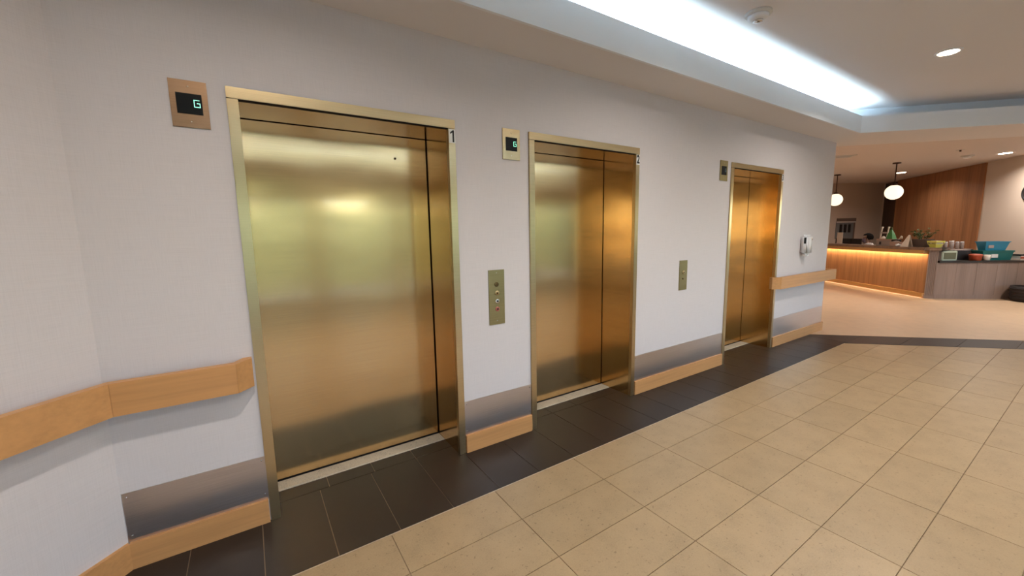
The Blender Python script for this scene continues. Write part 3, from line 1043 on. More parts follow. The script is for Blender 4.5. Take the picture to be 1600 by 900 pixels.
MB().prism([d1(0.0, 0.05), d1(LD, 0.05), d1(LD, 0.30), d1(0.0, 0.30)], 0.0, 1.0).build('carcass', 'desk_wood2', desk)
MB().prism([d1(0.0, -0.09), d1(LD, -0.09), d1(LD, 0.30), d1(0.0, 0.30)], 1.001, CT).build('granite_top', 'granite', desk)
MB().prism([d1(0.02, -0.085), d1(LD, -0.085), d1(LD, -0.06), d1(0.02, -0.06)], 0.925, 1.0).build('apron', 'plinth', desk)
MB().prism([d1(0.02, -0.06), d1(LD, -0.06), d1(LD, 0.05), d1(0.02, 0.05)], 0.985, 1.0).build('apron_soffit', 'desk_wood', desk)
MB().prism([d1(0.08, -0.055), d1(LD, -0.055), d1(LD, -0.035), d1(0.08, -0.035)], 0.976, 0.9845).build('light_strip', 'desk_led', desk)
MB().prism([d1(0.0, -0.035), d1(LD, -0.035), d1(LD, -0.022), d1(0.0, -0.022)], 0.022, 0.105).build('plinth', 'plinth', desk)
MB().prism([d1(0.0, -0.022), d1(LD, -0.022), d1(LD, 0.019), d1(0.0, 0.019)], 0.085, 0.105).build('plinth_cap', 'plinth', desk)
MB().prism([d1(0.0, 0.021), d1(LD, 0.021), d1(LD, 0.049), d1(0.0, 0.049)], 0.0, 0.089).build('toe_board', 'desk_wood', desk)
MB().prism([d1(0.02, -0.06), d1(0.05, -0.06), d1(0.05, 0.019), d1(0.02, 0.019)], 0.925, 0.984).build('apron_end', 'plinth', desk)
MB().prism([d1(0.06, -0.020), d1(LD, -0.020), d1(LD, -0.005), d1(0.06, -0.005)], 0.034, 0.040).build('toe_light_strip', 'toe_led', desk)
# fluted end block
MB().prism([d1(0.0, 0.0), d2(0.0, 0.0), d2(0.0, 0.35), d1(0.0, 0.35)], 0.0, 0.999).build('end_block', 'desk_wood2', desk)
e = Vector(d2(0, 0)) - Vector(d1(0, 0))
en = Vector((e.y, -e.x)).normalized()
if en.dot(Vector((-1, 0))) < 0:
    en = -en
fl = MB()
for k in range(6):
    q0 = Vector(d1(0, 0)) + e * (k / 6 + 0.03)
    q1 = Vector(d1(0, 0)) + e * ((k + 1) / 6 - 0.03)
    fb = MB().prism([tuple(q0), tuple(q1), tuple(q1 + en * 0.015), tuple(q0 + en * 0.015)], 0.08, 0.998)
    fb.build('flute', 'desk_wood2', desk)
MB().prism([d1(0.02, -0.09), tuple(Vector(d1(0, 0)) + en * 0.06), tuple(Vector(d2(0, 0)) + en * 0.06 + A2 * 0.03), d2(0.05, 0.40), d1(0.0, 0.40)], 1.0, CT - 0.001).build('granite_top', 'granite', desk)

desk2 = thing('low_counter', (O2.x, O2.y, 0), 'low grey wood counter joined to the right of the reception desk', 'counter')
t0 = 0.0
while t0 < 1.79:
    t1 = t0 + 0.36
    MB().prism([d2(t0 + 0.002, 0), d2(t1 - 0.002, 0), d2(t1 - 0.002, 0.03), d2(t0 + 0.002, 0.03)], 0.085, 0.745).build('front_panel', 'desk_wood2', desk2)
    t0 = t1
MB().prism([d2(0.0, 0.03), d2(1.78, 0.03), d2(1.55, 0.72), d2(0.3, 0.72)], 0.0, 0.745).build('carcass', 'desk_wood2', desk2)
MB().prism([d2(0.0, -0.006), d2(1.8, -0.006), d2(1.8, 0.03), d2(0.0, 0.03)], 0.0, 0.085).build('plinth', 'desk_wood2', desk2)
MB().prism([d2(0.02, -0.03), d2(1.78, -0.03), d2(1.55, 0.74), d2(0.06, 0.74)], 0.746, CT2).build('counter_top', 'dark_counter', desk2)
# low back ledge behind the counter (holds jars)
t = thing('shelf_riser', on2_(0.58, 0.55), 'low grey shelf riser on the low counter carrying the jars', 'shelf')
MB().prism([d2(0.17, 0.46), d2(1.0, 0.46), d2(1.0, 0.49), d2(0.17, 0.49)], CT2, 0.985).build('front_board', 'desk_wood2', t)
MB().prism([d2(0.17, 0.45), d2(1.0, 0.45), d2(1.0, 0.68), d2(0.17, 0.68)], 0.985, 1.0).build('shelf_board', 'desk_wood2', t)

# walnut wall panel: boards
t = thing('wall_panel', (W0.x, W0.y, 0), 'large walnut veneer panel on the wall behind the reception', 'wall panel')
npan = 6
for k in range(npan):
    a0, a1 = 3.56 * k / npan, 3.56 * (k + 1) / npan
    MB().prism([onW(a0 + 0.002, -0.03), onW(a1 - 0.002, -0.03), onW(a1 - 0.002, 0.0), onW(a0 + 0.002, 0.0)], 0.02, LC - 0.005).build('panel', 'panel_wood', t)
t = thing('dark_door', (onW(4.0)[0], onW(4.0)[1], 0), 'dark brown door strip left of the walnut panel', 'door')
MB().prism([onW(3.60, -0.02), onW(4.33, -0.02), onW(4.33, 0.0), onW(3.60, 0.0)], 0.0, LC - 0.03).build('leaf', 'dark_wood', t)
MB().prism([onW(3.56, -0.035), onW(3.60, -0.035), onW(3.60, 0.0), onW(3.56, 0.0)], 0.0, LC - 0.01).build('jamb', 'desk_wood', t)

# office window on the back left wall
t = thing('office_window', (onB(1.4)[0], onB(1.4)[1], 1.12), 'small grey office window on the wall behind the reception desk', 'window')
def wb(t0, t1, s0, s1, z0, z1):
    return MB().prism([onB(t0, s0), onB(t1, s0), onB(t1, s1), onB(t0, s1)], z0, z1)
wb(1.03, 1.75, -0.02, 0.0, 1.12, 1.70).build('pane', 'glass_grey', t)
wb(1.03, 1.75, -0.05, -0.02, 1.70, 1.80).build('blind', 'blind', t)
wb(1.03, 1.75, -0.03, 0.0, 1.66, 1.70).build('frame', 'detector', t)
wb(1.03, 1.08, -0.03, 0.0, 1.12, 1.66).build('frame', 'blind', t)
for a0 in (1.20, 1.36, 1.53):
    wb(a0, a0 + 0.09, -0.035, -0.02, 1.33, 1.60).build('dark_bar', 'black_plastic', t)

# ------------------------------------------------------------------ things on the tall counter
def on1(t, s, z=CT):
    p = F0 + A * t + N * s
    return Vector((p.x, p.y, z))
def on2(t, s, z=CT2):
    p = O2 + A2 * t + N2 * s
    return Vector((p.x, p.y, z))
def L1(b, t, s, z=CT):
    """box in desk coordinates"""
    return frame1(t, s, z)

t = thing('sign_card', on1(2.84, 0.15), 'cream upright card in a stand at the left of the counter', 'sign')
B(-0.105, 0.105, -0.004, 0.004, 0.012, 0.31, mtx=frame1(2.84, 0.15, CT)).build('card', 'offwhite', t)
B(-0.11, 0.11, -0.04, 0.04, 0.0, 0.012, mtx=frame1(2.84, 0.15, CT)).build('foot', 'clear', t)

def monitor(tc, s, wd, label):
    t = thing('monitor', on1(tc, s, 0.74), label, 'monitor')
    m_ = frame1(tc, s, 0.74)
    B(-wd / 2, wd / 2, -0.02, 0.015, 0.12, 0.45, mtx=m_, bev=0.006).build('casing', 'black_plastic', t)
    B(-wd / 2 + 0.012, wd / 2 - 0.012, 0.015, 0.018, 0.135, 0.438, mtx=m_).build('screen', 'black', t)
    B(-0.03, 0.03, -0.04, -0.02, 0.01, 0.25, mtx=m_).build('neck', 'black_plastic', t)
    B(-0.12, 0.12, -0.12, 0.08, 0.0, 0.012, mtx=m_).build('foot', 'black_plastic', t)
monitor(3.27, 0.55, 0.62, 'wide black monitor back showing above the counter at left')
monitor(2.78, 0.55, 0.34, 'smaller black monitor back beside the seated person')
t = thing('work_table', on1(3.0, 0.65, 0), 'staff worktop hidden behind the tall reception counter', 'table')
MB().prism([d1(1.7, 0.31), d1(4.4, 0.31), d1(4.4, 0.75), d1(1.7, 0.75)], 0.70, 0.74).build('worktop', 'desk_wood2', t)
for a_, b_ in ((1.8, 0.36), (4.3, 0.36), (1.8, 0.70), (4.3, 0.70)):
    MB().prism([d1(a_, b_), d1(a_ + 0.05, b_), d1(a_ + 0.05, b_ + 0.04), d1(a_, b_ + 0.04)], 0, 0.70).build('leg', 'black_plastic', t)

# white ornament and green bag on a grey box
t = thing('storage_box', on1(1.36, 0.24), 'long grey box on the counter carrying the ornament', 'box')
B(-0.25, 0.25, -0.07, 0.07, 0, 0.12, mtx=frame1(1.36, 0.24, CT), bev=0.004).build('body', 'greybox', t)
B(-0.255, 0.255, -0.075, 0.075, 0.12, 0.155, mtx=frame1(1.36, 0.24, CT), bev=0.004).build('lid', 'tan', t)
B(0.10, 0.15, -0.0755, -0.07, 0.02, 0.09, mtx=frame1(1.36, 0.24, CT)).build('hand_hole', 'black_plastic', t)
t = thing('ornament', on1(1.46, 0.24, CT + 0.155), 'white ornament of two curled posts with a crossbar', 'ornament')
for tc in (1.57, 1.38):
    m_ = frame1(tc, 0.24, CT + 0.155)
    pts = [m_ @ Vector(p) for p in ((0.02, 0, 0.0), (0.012, 0, 0.08), (0.0, 0, 0.16), (-0.008, 0, 0.24), (-0.02, 0, 0.285))]
    MB().tube(pts, [0.016, 0.013, 0.013, 0.014, 0.022], 10).build('post', 'offwhite', t)
B(-0.095, 0.095, -0.01, 0.01, 0.13, 0.165, mtx=frame1(1.475, 0.24, CT + 0.155)).build('crossbar', 'clear', t)
MB().lathe([(0.04, 0), (0.045, 0.03), (0.02, 0.06), (0.005, 0.065)], on1(1.50, 0.24, CT + 0.155), 16).build('knob', 'offwhite', t)
t = thing('gift_bag', on1(1.27, 0.24, CT + 0.155), 'bright green pointed bag beside the white ornament', 'bag')
b_ = MB()
m_ = frame1(1.27, 0.24, CT + 0.155)
b_.add([m_ @ Vector(p) for p in ((-0.09, -0.05, 0), (0.09, -0.05, 0), (0.09, 0.05, 0), (-0.09, 0.05, 0), (-0.05, -0.03, 0.12), (0.075, -0.03, 0.12), (0.075, 0.03, 0.12), (-0.05, 0.03, 0.12), (0.0, -0.006, 0.225), (0.03, -0.006, 0.225), (0.03, 0.006, 0.225), (0.0, 0.006, 0.225))],
       [[3, 2, 1, 0], [0, 1, 5, 4], [1, 2, 6, 5], [2, 3, 7, 6], [3, 0, 4, 7], [4, 5, 9, 8], [5, 6, 10, 9], [6, 7, 11, 10], [7, 4, 8, 11], [8, 9, 10, 11]])
b_.build('bag_body', 'green', t)
MB().tube([m_ @ Vector((0.0, 0, 0.22)), m_ @ Vector((-0.005, 0, 0.25)), m_ @ Vector((0.015, 0, 0.27)), m_ @ Vector((0.035, 0, 0.25)), m_ @ Vector((0.03, 0, 0.22))], 0.006, 8).build('bag_handle', 'leaf', t)

t = thing('tissue_box', on1(0.97, 0.14), 'tan tissue box with dark phone receiver lying on it', 'box')
m_ = frame1(0.97, 0.14, CT)
B(-0.13, 0.13, -0.06, 0.06, 0, 0.095, mtx=m_, bev=0.004).build('body', 'tan', t)
B(-0.08, 0.08, -0.025, 0.025, 0.095, 0.098, mtx=m_).build('opening', 'black_plastic', t)
t = thing('phone_receiver', on1(0.99, 0.14, CT + 0.098), 'dark desk phone receiver with a pale curled end on the tissue box', 'phone')
m_ = frame1(0.99, 0.14, CT + 0.098)
pts = [m_ @ Vector(p) for p in ((0.13, 0, 0.02), (0.10, 0, 0.035), (0.0, 0, 0.045), (-0.08, 0, 0.035), (-0.11, 0, 0.02))]
MB().tube(pts, [0.018, 0.02, 0.014, 0.02, 0.018], 10).build('handle', 'black_plastic', t)
pts = [m_ @ Vector(p) for p in ((-0.05, 0, 0.05), (-0.09, 0, 0.09), (-0.11, 0, 0.13), (-0.13, 0, 0.12), (-0.135, 0, 0.07))]
MB().tube(pts, 0.011, 8).build('cord', 'offwhite', t)

t = thing('tent_card', on1(0.60, 0.0), 'white folded tent card leaning in front of the planter', 'card')
m_ = frame1(0.60, -0.02, CT)
b_ = MB().prism([(-0.12, 0.0), (0.085, 0.0), (-0.05, 0.26), (-0.09, 0.26)], -0.003, 0.003, m_ @ Matrix.Rotation(math.radians(80), 4, 'X'))
b_.build('front_leaf', 'offwhite', t)
b_ = MB().prism([(-0.12, 0.0), (0.085, 0.0), (-0.05, 0.26), (-0.09, 0.26)], -0.003, 0.003, m_ @ Matrix.Translation((0, 0.09, 0)) @ Matrix.Rotation(math.radians(100), 4, 'X'))
b_.build('back_leaf', 'offwhite', t)
t = thing('crumpled_tissue', on1(0.78, 0.02), 'small crumpled white tissue at the counter edge', 'tissue')
bm = bmesh.new()
bmesh.ops.create_icosphere(bm, subdivisions=2, radius=0.05)
for v in bm.verts:
    v.co *= random.uniform(0.75, 1.15)
    v.co.z = max(v.co.z * 0.7, -0.028) + 0.028
b_ = MB()
b_.from_bm(bm, frame1(0.78, 0.02, CT))
b_.build('tissue', 'number_white', t)

t = thing('planter', on1(0.42, 0.20), 'dark rectangular planter with a loose green plant on the counter', 'plant')
m_ = frame1(0.42, 0.21, CT)
bp_ = MB()
bp_.add([m_ @ Vector(p) for p in ((-0.13, -0.07, 0), (0.13, -0.07, 0), (0.13, 0.07, 0), (-0.13, 0.07, 0), (-0.17, -0.09, 0.165), (0.17, -0.09, 0.165), (0.17, 0.09, 0.165), (-0.17, 0.09, 0.165))],
        [[3, 2, 1, 0], [0, 1, 5, 4], [1, 2, 6, 5], [2, 3, 7, 6], [3, 0, 4, 7], [4, 5, 6, 7]])
bp_.build('trough', 'planter', t)
rnd = random.Random(4)
for k in range(16):
    ax = rnd.uniform(-0.16, 0.16)
    tip = Vector((ax * 1.9 + rnd.uniform(-.03, .03), rnd.uniform(-.08, .08), 0.165 + rnd.uniform(0.06, 0.22)))
    base = Vector((ax * 0.6, rnd.uniform(-.04, .04), 0.16))
    st = MB().tube([m_ @ base, m_ @ ((base + tip) / 2 + Vector((0, 0, 0.03))), m_ @ tip], [0.004, 0.003, 0.002], 6).build('stem', 'leaf', t)
    for q in range(4):
        c_ = base.lerp(tip, 0.55 + 0.15 * q) + Vector((rnd.uniform(-.03, .03), rnd.uniform(-.03, .03), rnd.uniform(-.02, .02)))
        d_ = Vector((rnd.uniform(-1, 1), rnd.uniform(-1, 1), rnd.uniform(-.4, .6))).normalized() * 0.045
        s_ = d_.cross(Vector((0, 0, 1))).normalized() * 0.02
        up = Vector((0, 0, 0.006))
        vs = [m_ @ p for p in (c_ - d_, c_ + s_ + up, c_ + d_, c_ - s_ + up, c_ - up)]
        MB().add(vs, [[0, 1, 4], [1, 2, 4], [2, 3, 4], [3, 0, 4], [0, 3, 2, 1]]).build('leaf', 'leaf_red' if (k % 6 == 5 and q == 3) else 'leaf', st)

t = thing('wire_basket', on1(0.07, 0.16), 'bright yellow slatted basket at the end of the tall counter', 'basket')
m_ = frame1(0.07, 0.17, CT)
def tray(mb, x0, x1, y0, y1, z0, z1, th, fl_, mtx):
    """open box tapering to its base"""
    k = fl_
    o = [(x0 + k, y0 + k, z0), (x1 - k, y0 + k, z0), (x1 - k, y1 - k, z0), (x0 + k, y1 - k, z0), (x0, y0, z1), (x1, y0, z1), (x1, y1, z1), (x0, y1, z1)]
    i_ = [(x0 + k + th, y0 + k + th, z0 + th), (x1 - k - th, y0 + k + th, z0 + th), (x1 - k - th, y1 - k - th, z0 + th), (x0 + k + th, y1 - k - th, z0 + th), (x0 + th, y0 + th, z1), (x1 - th, y0 + th, z1), (x1 - th, y1 - th, z1), (x0 + th, y1 - th, z1)]
    vs = [mtx @ Vector(p) for p in o + i_]
    fs = [[3, 2, 1, 0], [0, 1, 5, 4], [1, 2, 6, 5], [2, 3, 7, 6], [3, 0, 4, 7], [8, 9, 10, 11]]
    fs += [[8 + a_ for a_ in f[::-1]] for f in ([0, 1, 5, 4], [1, 2, 6, 5], [2, 3, 7, 6], [3, 0, 4, 7])]
    fs += [[4, 5, 13, 12], [5, 6, 14, 13], [6, 7, 15, 14], [7, 4, 12, 15]]
    mb.add(vs, fs)
    return mb
tray(MB(), -0.085, 0.085, -0.07, 0.07, 0.0, 0.07, 0.004, 0.02, m_).build('lower_body', 'yellow', t)
rim = tray(MB(), -0.105, 0.105, -0.088, 0.088, 0.105, 0.135, 0.005, 0.004, m_)
rim.build('rim', 'yellow', t)
for (xx, yy) in [(-0.085, -0.07), (-0.042, -0.07), (0.0, -0.07), (0.042, -0.07), (0.085, -0.07), (-0.085, 0.07), (0, 0.07), (0.085, 0.07)]:
    MB().tube([m_ @ Vector((xx, yy, 0.06)), m_ @ Vector((xx * 1.12, yy * 1.12, 0.12))], 0.006, 6).build('upright', 'yellow', t)
for k in range(4):
    B(-0.06 + k * 0.032, -0.035 + k * 0.032, -0.05, 0.05, 0.005, 0.14, mtx=m_).build('packet', 'offwhite', t)

# ------------------------------------------------------------------ things on the low counter
t = thing('desk_clock', on2(0.25, 0.10), 'mint framed small display at the left end of the low counter', 'display')
m_ = frame2(0.25, 0.10, CT2)
B(-0.14, 0.14, -0.05, 0.05, 0, 0.20, mtx=m_, bev=0.012).build('casing', 'mint', t)
B(-0.11, 0.11, -0.053, -0.05, 0.03, 0.165, mtx=m_).build('screen', 'olive', t)
def jar(tt, ss, z, hgt, label, wd=0.032):
    t = thing('clear_jar', on2(tt, ss, z), label, 'jar', 'pale jars lined up on the counter ledge')
    p = on2(tt, ss, z)
    MB().lathe([(wd, 0), (wd, hgt * 0.82), (wd * 0.8, hgt * 0.88)], p, 14).build('body', 'clear', t)
    MB().lathe([(wd * 0.9, hgt * 0.88), (wd * 0.9, hgt)], p, 14).build('lid', 'white_plastic', t)
for k, nm in enumerate(('first pale jar on the ledge, next to the yellow basket', 'second pale jar on the ledge from the yellow basket', 'third pale jar on the ledge, left of the tall one', 'fifth pale jar on the ledge, right of the tall one', 'last pale jar on the ledge, left of the blue bin')):
    jar([0.35, 0.44, 0.53, 0.75, 0.84][k], 0.52, 1.0, 0.155, nm)
jar(0.64, 0.52, 1.0, 0.175, 'taller pale jar in the middle of the ledge row', 0.042)
t = thing('black_box', on2(0.62, 0.26), 'black open sorter standing on the low counter', 'box')
m_ = frame2(0.60, 0.30, CT2)
B(-0.14, 0.14, -0.10, 0.10, 0, 0.20, mtx=m_, bev=0.004).build('body', 'black_plastic', t)
B(-0.145, 0.145, -0.105, 0.105, 0.20, 0.212, mtx=m_).build('lid', 'clear', t)
t = thing('round_tub', on2(0.72, 0.06), 'red round tub on the low counter before the teal bin', 'tub')
MB().lathe([(0.085, 0), (0.095, 0.09), (0.10, 0.092), (0.10, 0.12), (0.09, 0.128)], on2(0.72, 0.06), 22).build('body', 'redpl', t)
MB().lathe([(0.06, 0.128), (0.055, 0.134)], on2(0.72, 0.06), 22).build('lid_boss', 'redpl', t)
t = thing('mug', on2(0.93, 0.07), 'cream mug on the low counter right of the red tub', 'mug')
p = on2(0.93, 0.07)
MB().lathe([(0.045, 0), (0.05, 0.02), (0.05, 0.115), (0.045, 0.115), (0.045, 0.03), (0.01, 0.025)], p, 20).build('cup', 'offwhite', t)
m_ = frame2(0.93, 0.07, CT2)
MB().tube([m_ @ Vector((0.048, 0, 0.09)), m_ @ Vector((0.075, 0, 0.085)), m_ @ Vector((0.078, 0, 0.05)), m_ @ Vector((0.048, 0, 0.035))], 0.007, 8).build('handle', 'offwhite', t)
t = thing('storage_bin', on2(1.15, 0.24), 'teal plastic bin on the low counter under the blue one', 'bin')
m_ = frame2(1.17, 0.24, CT2)
tray(MB(), -0.27, 0.27, -0.12, 0.12, 0, 0.165, 0.006, 0.02, m_).build('body', 'teal', t)
B(-0.285, 0.285, -0.135, 0.135, 0.165, 0.195, mtx=m_, bev=0.006).build('lid', 'teal', t)
B(-0.12, -0.0, -0.122, -0.108, 0.05, 0.12, mtx=m_).build('paper_label', 'number_white', t)
t = thing('storage_bin', on2(1.16, 0.24, CT2 + 0.195), 'blue open plastic bin stacked on the teal bin', 'bin')
m_ = frame2(1.15, 0.24, CT2 + 0.195)
tray(MB(), -0.21, 0.21, -0.11, 0.11, 0, 0.17, 0.006, 0.035, m_).build('body', 'blue', t)
for f_ in ((-0.22, 0.22, -0.12, -0.105), (-0.22, 0.22, 0.105, 0.12), (-0.22, -0.205, -0.105, 0.105), (0.205, 0.22, -0.105, 0.105)):
    B(f_[0], f_[1], f_[2], f_[3], 0.165, 0.182, mtx=m_).build('rim', 'blue', t)
B(-0.15, -0.06, -0.104, -0.088, 0.05, 0.11, mtx=m_).build('paper_label', 'clear', t)
t = thing('file_tray', on2(1.62, 0.14), 'cream tray of papers at the right end of the low counter', 'tray')
m_ = frame2(1.62, 0.12, CT2)
B(-0.13, 0.13, -0.09, 0.09, 0, 0.02, mtx=m_).build('base', 'offwhite', t)
B(-0.12, 0.12, -0.085, 0.085, 0.02, 0.085, mtx=m_).build('paper_stack', 'number_white', t)
B(-0.13, 0.13, -0.09, 0.09, 0.086, 0.115, mtx=m_).build('binder', 'black_plastic', t)
B(-0.13, -0.04, -0.0915, -0.085, 0.03, 0.07, mtx=m_).build('sticker', 'redpl', t)

# waste basket in front of the low counter
t = thing('waste_basket', on2(1.36, -0.30, 0), 'round dark woven basket on the floor before the low counter', 'basket')
p = on2(1.40, -0.30, 0)
MB().lathe([(0.20, 0), (0.235, 0.05), (0.25, 0.25), (0.245, 0.30), (0.225, 0.30), (0.22, 0.10), (0.05, 0.06)], p, 26).build('body', 'basket', t)
for zz in (0.06, 0.12, 0.18, 0.24):
    MB().lathe([(0.235 + zz * 0.06, zz), (0.245 + zz * 0.06, zz + 0.012), (0.235 + zz * 0.06, zz + 0.024)], p, 26).build('weave_band', 'basket', t)

# dark round clock on the right wall, cut by the frame
t = thing('wall_clock', (onW(-1.24)[0], onW(-1.24)[1], 2.15), 'dark round wall clock at the right edge of the picture', 'clock')
Rw = Matrix(((WD.x, 0, -WN.x), (WD.y, 0, -WN.y), (0, 1, 0))).to_4x4()
pc = Vector((*onW(-1.27, 0.0), 2.15))
MB().lathe([(0.175, 0), (0.175, 0.035), (0.15, 0.04), (0.145, 0.02)], pc, 32, Rw).build('rim', 'black_plastic', t)
MB().lathe([(0.145, 0.018), (0.144, 0.021)], pc, 32, Rw).build('face', 'dark_wood', t)

# ------------------------------------------------------------------ seated person
PF = (A * 0.62 - N * 0.78).normalized()            # facing: to the counter and to the left
PS = Vector((PF.y, -PF.x))                          # the person's right
pb = on1(3.08, 1.12, 0)
def pp(f, s, z):
    q = Vector((pb.x, pb.y)) + PF * f + PS * s
    return Vector((q.x, q.y, z))
person = thing('person', pb, 'person in a white shirt and mauve face mask seated behind the tall counter', 'person')
def skin(name, pts, edges, radii, m, parent, sub=2, root=0):
    me = bpy.data.meshes.new(name)
    me.from_pydata([Vector(p) - Vector(parent['_wo']) for p in pts], edges, [])
    ob = bpy.data.objects.new(name, me)
    COL.objects.link(ob)
    md = ob.modifiers.new('skin', 'SKIN')
    for i, r in enumerate(radii):
        rr = r if isinstance(r, tuple) else (r, r)
        me.skin_vertices[0].data[i].radius = rr
        me.skin_vertices[0].data[i].use_root = (i == root)
    md2 = ob.modifiers.new('sub', 'SUBSURF')
    md2.levels = sub
    md2.render_levels = sub
    dg = bpy.context.evaluated_depsgraph_get()
    nm = bpy.data.meshes.new_from_object(ob.evaluated_get(dg))
    bpy.data.objects.remove(ob)
    nm.name = name
    for p_ in nm.polygons:
        p_.use_smooth = True
    nm.materials.clear()
    nm.materials.append(M[m])
    o = bpy.data.objects.new(name, nm)
    COL.objects.link(o)
    o.parent = parent
    o['_wo'] = tuple(parent['_wo'])
    return o
HZ = 1.155
pts = [pp(0, 0, 0.50), pp(0.02, 0, 0.68), pp(0.03, 0, 0.86), pp(0.03, 0, 0.97), pp(0.05, 0, 1.04), pp(0.07, 0, 1.10), pp(0.075, 0, HZ + 0.03), pp(0.065, 0, HZ + 0.09)]
ed = [(i, i + 1) for i in range(7)]
rad = [0.14, 0.125, 0.15, 0.10, 0.055, 0.062, 0.085, 0.062]
pts += [pp(0.165, 0, HZ - 0.005)]                    # nose
ed += [(6, 8)]
rad += [0.014]
def limb(start, ps, rs):
    prev = start
    for p_, r_ in zip(ps, rs):
        pts.append(p_)
        rad.append(r_)
        ed.append((prev, len(pts) - 1))
        prev = len(pts) - 1
    return prev
for s_ in (-1, 1):
    wr = limb(3, [pp(0.02, 0.17 * s_, 0.985), pp(0.06, 0.22 * s_, 0.72), pp(0.30, 0.16 * s_, 0.775), pp(0.37, 0.145 * s_, 0.772)], [0.055, 0.045, 0.032, 0.034])
    for q in range(4):
        off = (q - 1.5) * 0.020
        ln = [0.070, 0.085, 0.080, 0.062][q if s_ > 0 else 3 - q]
        limb(wr, [pp(0.40, (0.145) * s_ + off, 0.772), pp(0.40 + ln * 0.6, 0.145 * s_ + off * 1.1, 0.768), pp(0.40 + ln, 0.145 * s_ + off * 1.1, 0.755)], [0.009, 0.0085, 0.007])
    limb(wr, [pp(0.385, (0.145 - 0.045) * s_, 0.768), pp(0.42, (0.145 - 0.058) * s_, 0.76)], [0.010, 0.008])
    limb(0, [pp(0.05, 0.10 * s_, 0.49), pp(0.38, 0.12 * s_, 0.50), pp(0.36, 0.12 * s_, 0.09), pp(0.46, 0.13 * s_, 0.045)], [0.085, 0.062, 0.042, 0.038])
skin('body', pts, ed, rad, 'skin', person)
# clothes
sp = [pp(0, 0, 0.50), pp(0.02, 0, 0.68), pp(0.03, 0, 0.86), pp(0.03, 0, 0.98), pp(0.045, 0, 1.035)]
se = [(0, 1), (1, 2), (2, 3), (3, 4)]
sr = [0.155, 0.14, 0.165, 0.118, 0.07]
for s_ in (-1, 1):
    i0 = len(sp)
    sp += [pp(0.02, 0.18 * s_, 1.005), pp(0.06, 0.23 * s_, 0.72), pp(0.22, 0.185 * s_, 0.762)]
    sr += [0.085, 0.058, 0.046]
    se += [(3, i0), (i0, i0 + 1), (i0 + 1, i0 + 2)]
skin('shirt', sp, se, sr, 'shirt', person)
tp, te, tr_ = [pp(0, 0, 0.505)], [], [0.16]
for s_ in (-1, 1):
    i0 = len(tp)
    tp += [pp(0.05, 0.10 * s_, 0.50), pp(0.39, 0.12 * s_, 0.505), pp(0.36, 0.12 * s_, 0.12)]
    tr_ += [0.098, 0.076, 0.06]
    te += [(0, i0), (i0, i0 + 1), (i0 + 1, i0 + 2)]
skin('trousers', tp, te, tr_, 'trousers', person)
for s_ in (-1, 1):
    q = pp(0.44, 0.13 * s_, 0.0)
    skin('shoe', [pp(0.34, 0.125 * s_, 0.045), pp(0.44, 0.13 * s_, 0.045), pp(0.53, 0.135 * s_, 0.036)], [(0, 1), (1, 2)], [0.046, 0.048, 0.036], 'black_plastic', person)
# hair: cap over the skull, open to the face
bm = bmesh.new()
bmesh.ops.create_uvsphere(bm, u_segments=28, v_segments=18, radius=1.0)
hm = Matrix(((PF.x, PS.x, 0, pp(0.062, 0, 0).x), (PF.y, PS.y, 0, pp(0.062, 0, 0).y), (0, 0, 1, HZ + 0.055), (0, 0, 0, 1)))
dead = [v for v in bm.verts if (v.co.x > 0.35 and v.co.z < 0.42) or v.co.z < -0.55]
bmesh.ops.delete(bm, geom=dead, context='VERTS')
for v in bm.verts:
    v.co = Vector((v.co.x * 0.112, v.co.y * 0.098, v.co.z * 0.112))
b_ = MB()
b_.from_bm(bm, hm, True)
ho = b_.build('hair', 'hair', person)
sm_ = ho.modifiers.new('thick', 'SOLIDIFY')
sm_.thickness = 0.01
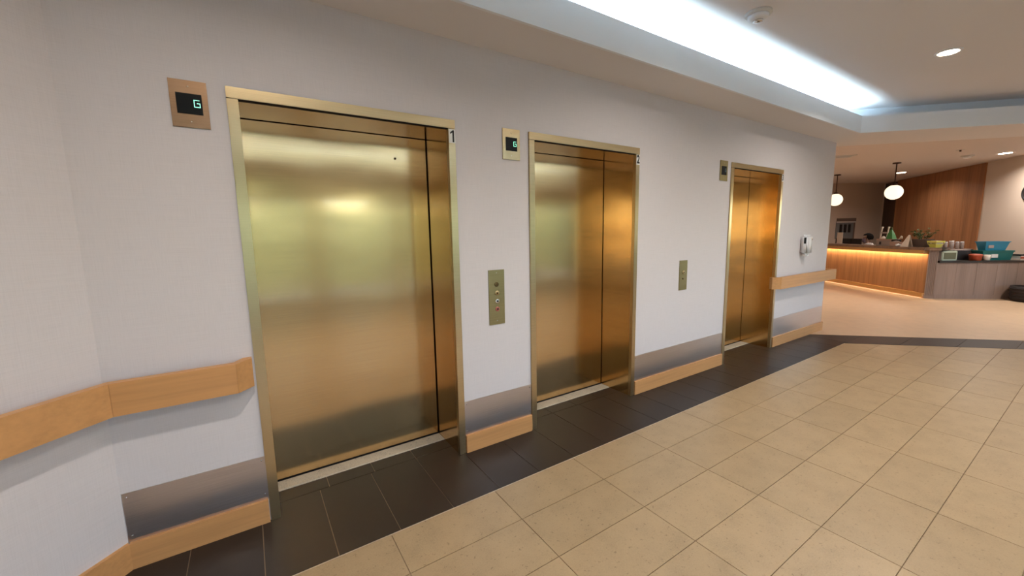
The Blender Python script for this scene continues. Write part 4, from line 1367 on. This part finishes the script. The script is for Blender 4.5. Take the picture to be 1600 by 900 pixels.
# mask over nose and mouth
bm = bmesh.new()
bmesh.ops.create_uvsphere(bm, u_segments=28, v_segments=18, radius=1.0)
dead = [v for v in bm.verts if v.co.x < 0.15 or v.co.z > 0.55 or v.co.z < -0.9]
bmesh.ops.delete(bm, geom=dead, context='VERTS')
for v in bm.verts:
    v.co = Vector((v.co.x * 0.115, v.co.y * 0.088, v.co.z * 0.085))
mm = hm.copy()
mm.translation = pp(0.078, 0, HZ - 0.02)
b_ = MB()
b_.from_bm(bm, mm, True)
mo = b_.build('face_mask', 'mask', person)
sm_ = mo.modifiers.new('thick', 'SOLIDIFY')
sm_.thickness = 0.004
for s_ in (-1, 1):
    MB().lathe([(0.004, -0.007), (0.012, -0.004), (0.012, 0.004), (0.004, 0.007)], pp(0.152, 0.033 * s_, HZ + 0.045), 12).build('eye', 'ink', person)
    MB().lathe([(0.006, -0.03), (0.014, -0.02), (0.018, 0.012), (0.008, 0.03)], pp(0.066, 0.088 * s_, HZ + 0.02), 12).build('ear', 'skin', person)
# chair
t = thing('office_chair', pp(0, 0, 0), 'black office chair under the seated person', 'chair')
rounded_q = MB()
cm = Matrix(((PF.x, PS.x, 0, pb.x), (PF.y, PS.y, 0, pb.y), (0, 0, 1, 0), (0, 0, 0, 1)))
B(-0.22, 0.26, -0.22, 0.22, 0.29, 0.355, mtx=cm, bev=0.02).build('seat', 'black_plastic', t)
B(-0.27, -0.22, -0.20, 0.20, 0.50, 0.88, mtx=cm, bev=0.015).build('backrest', 'black_plastic', t)
B(-0.25, -0.23, -0.03, 0.03, 0.30, 0.52, mtx=cm).build('back_support', 'black_plastic', t)
MB().lathe([(0.03, 0.06), (0.03, 0.29)], (pb.x, pb.y, 0), 14).build('column', 'chrome', t)
for k in range(5):
    an = 2 * math.pi * k / 5
    e_ = Vector((math.cos(an), math.sin(an), 0))
    leg = MB().tube([Vector((pb.x, pb.y, 0.08)), Vector((pb.x, pb.y, 0.065)) + e_ * 0.26], [0.022, 0.016], 8).build('leg', 'black_plastic', t)
    MB().lathe([(0.015, 0), (0.026, 0.015), (0.026, 0.04), (0.012, 0.055)], Vector((pb.x, pb.y, 0)) + e_ * 0.255, 10).build('castor', 'black_plastic', leg)

for o in bpy.data.objects:
    if '_wo' in o:
        del o['_wo']
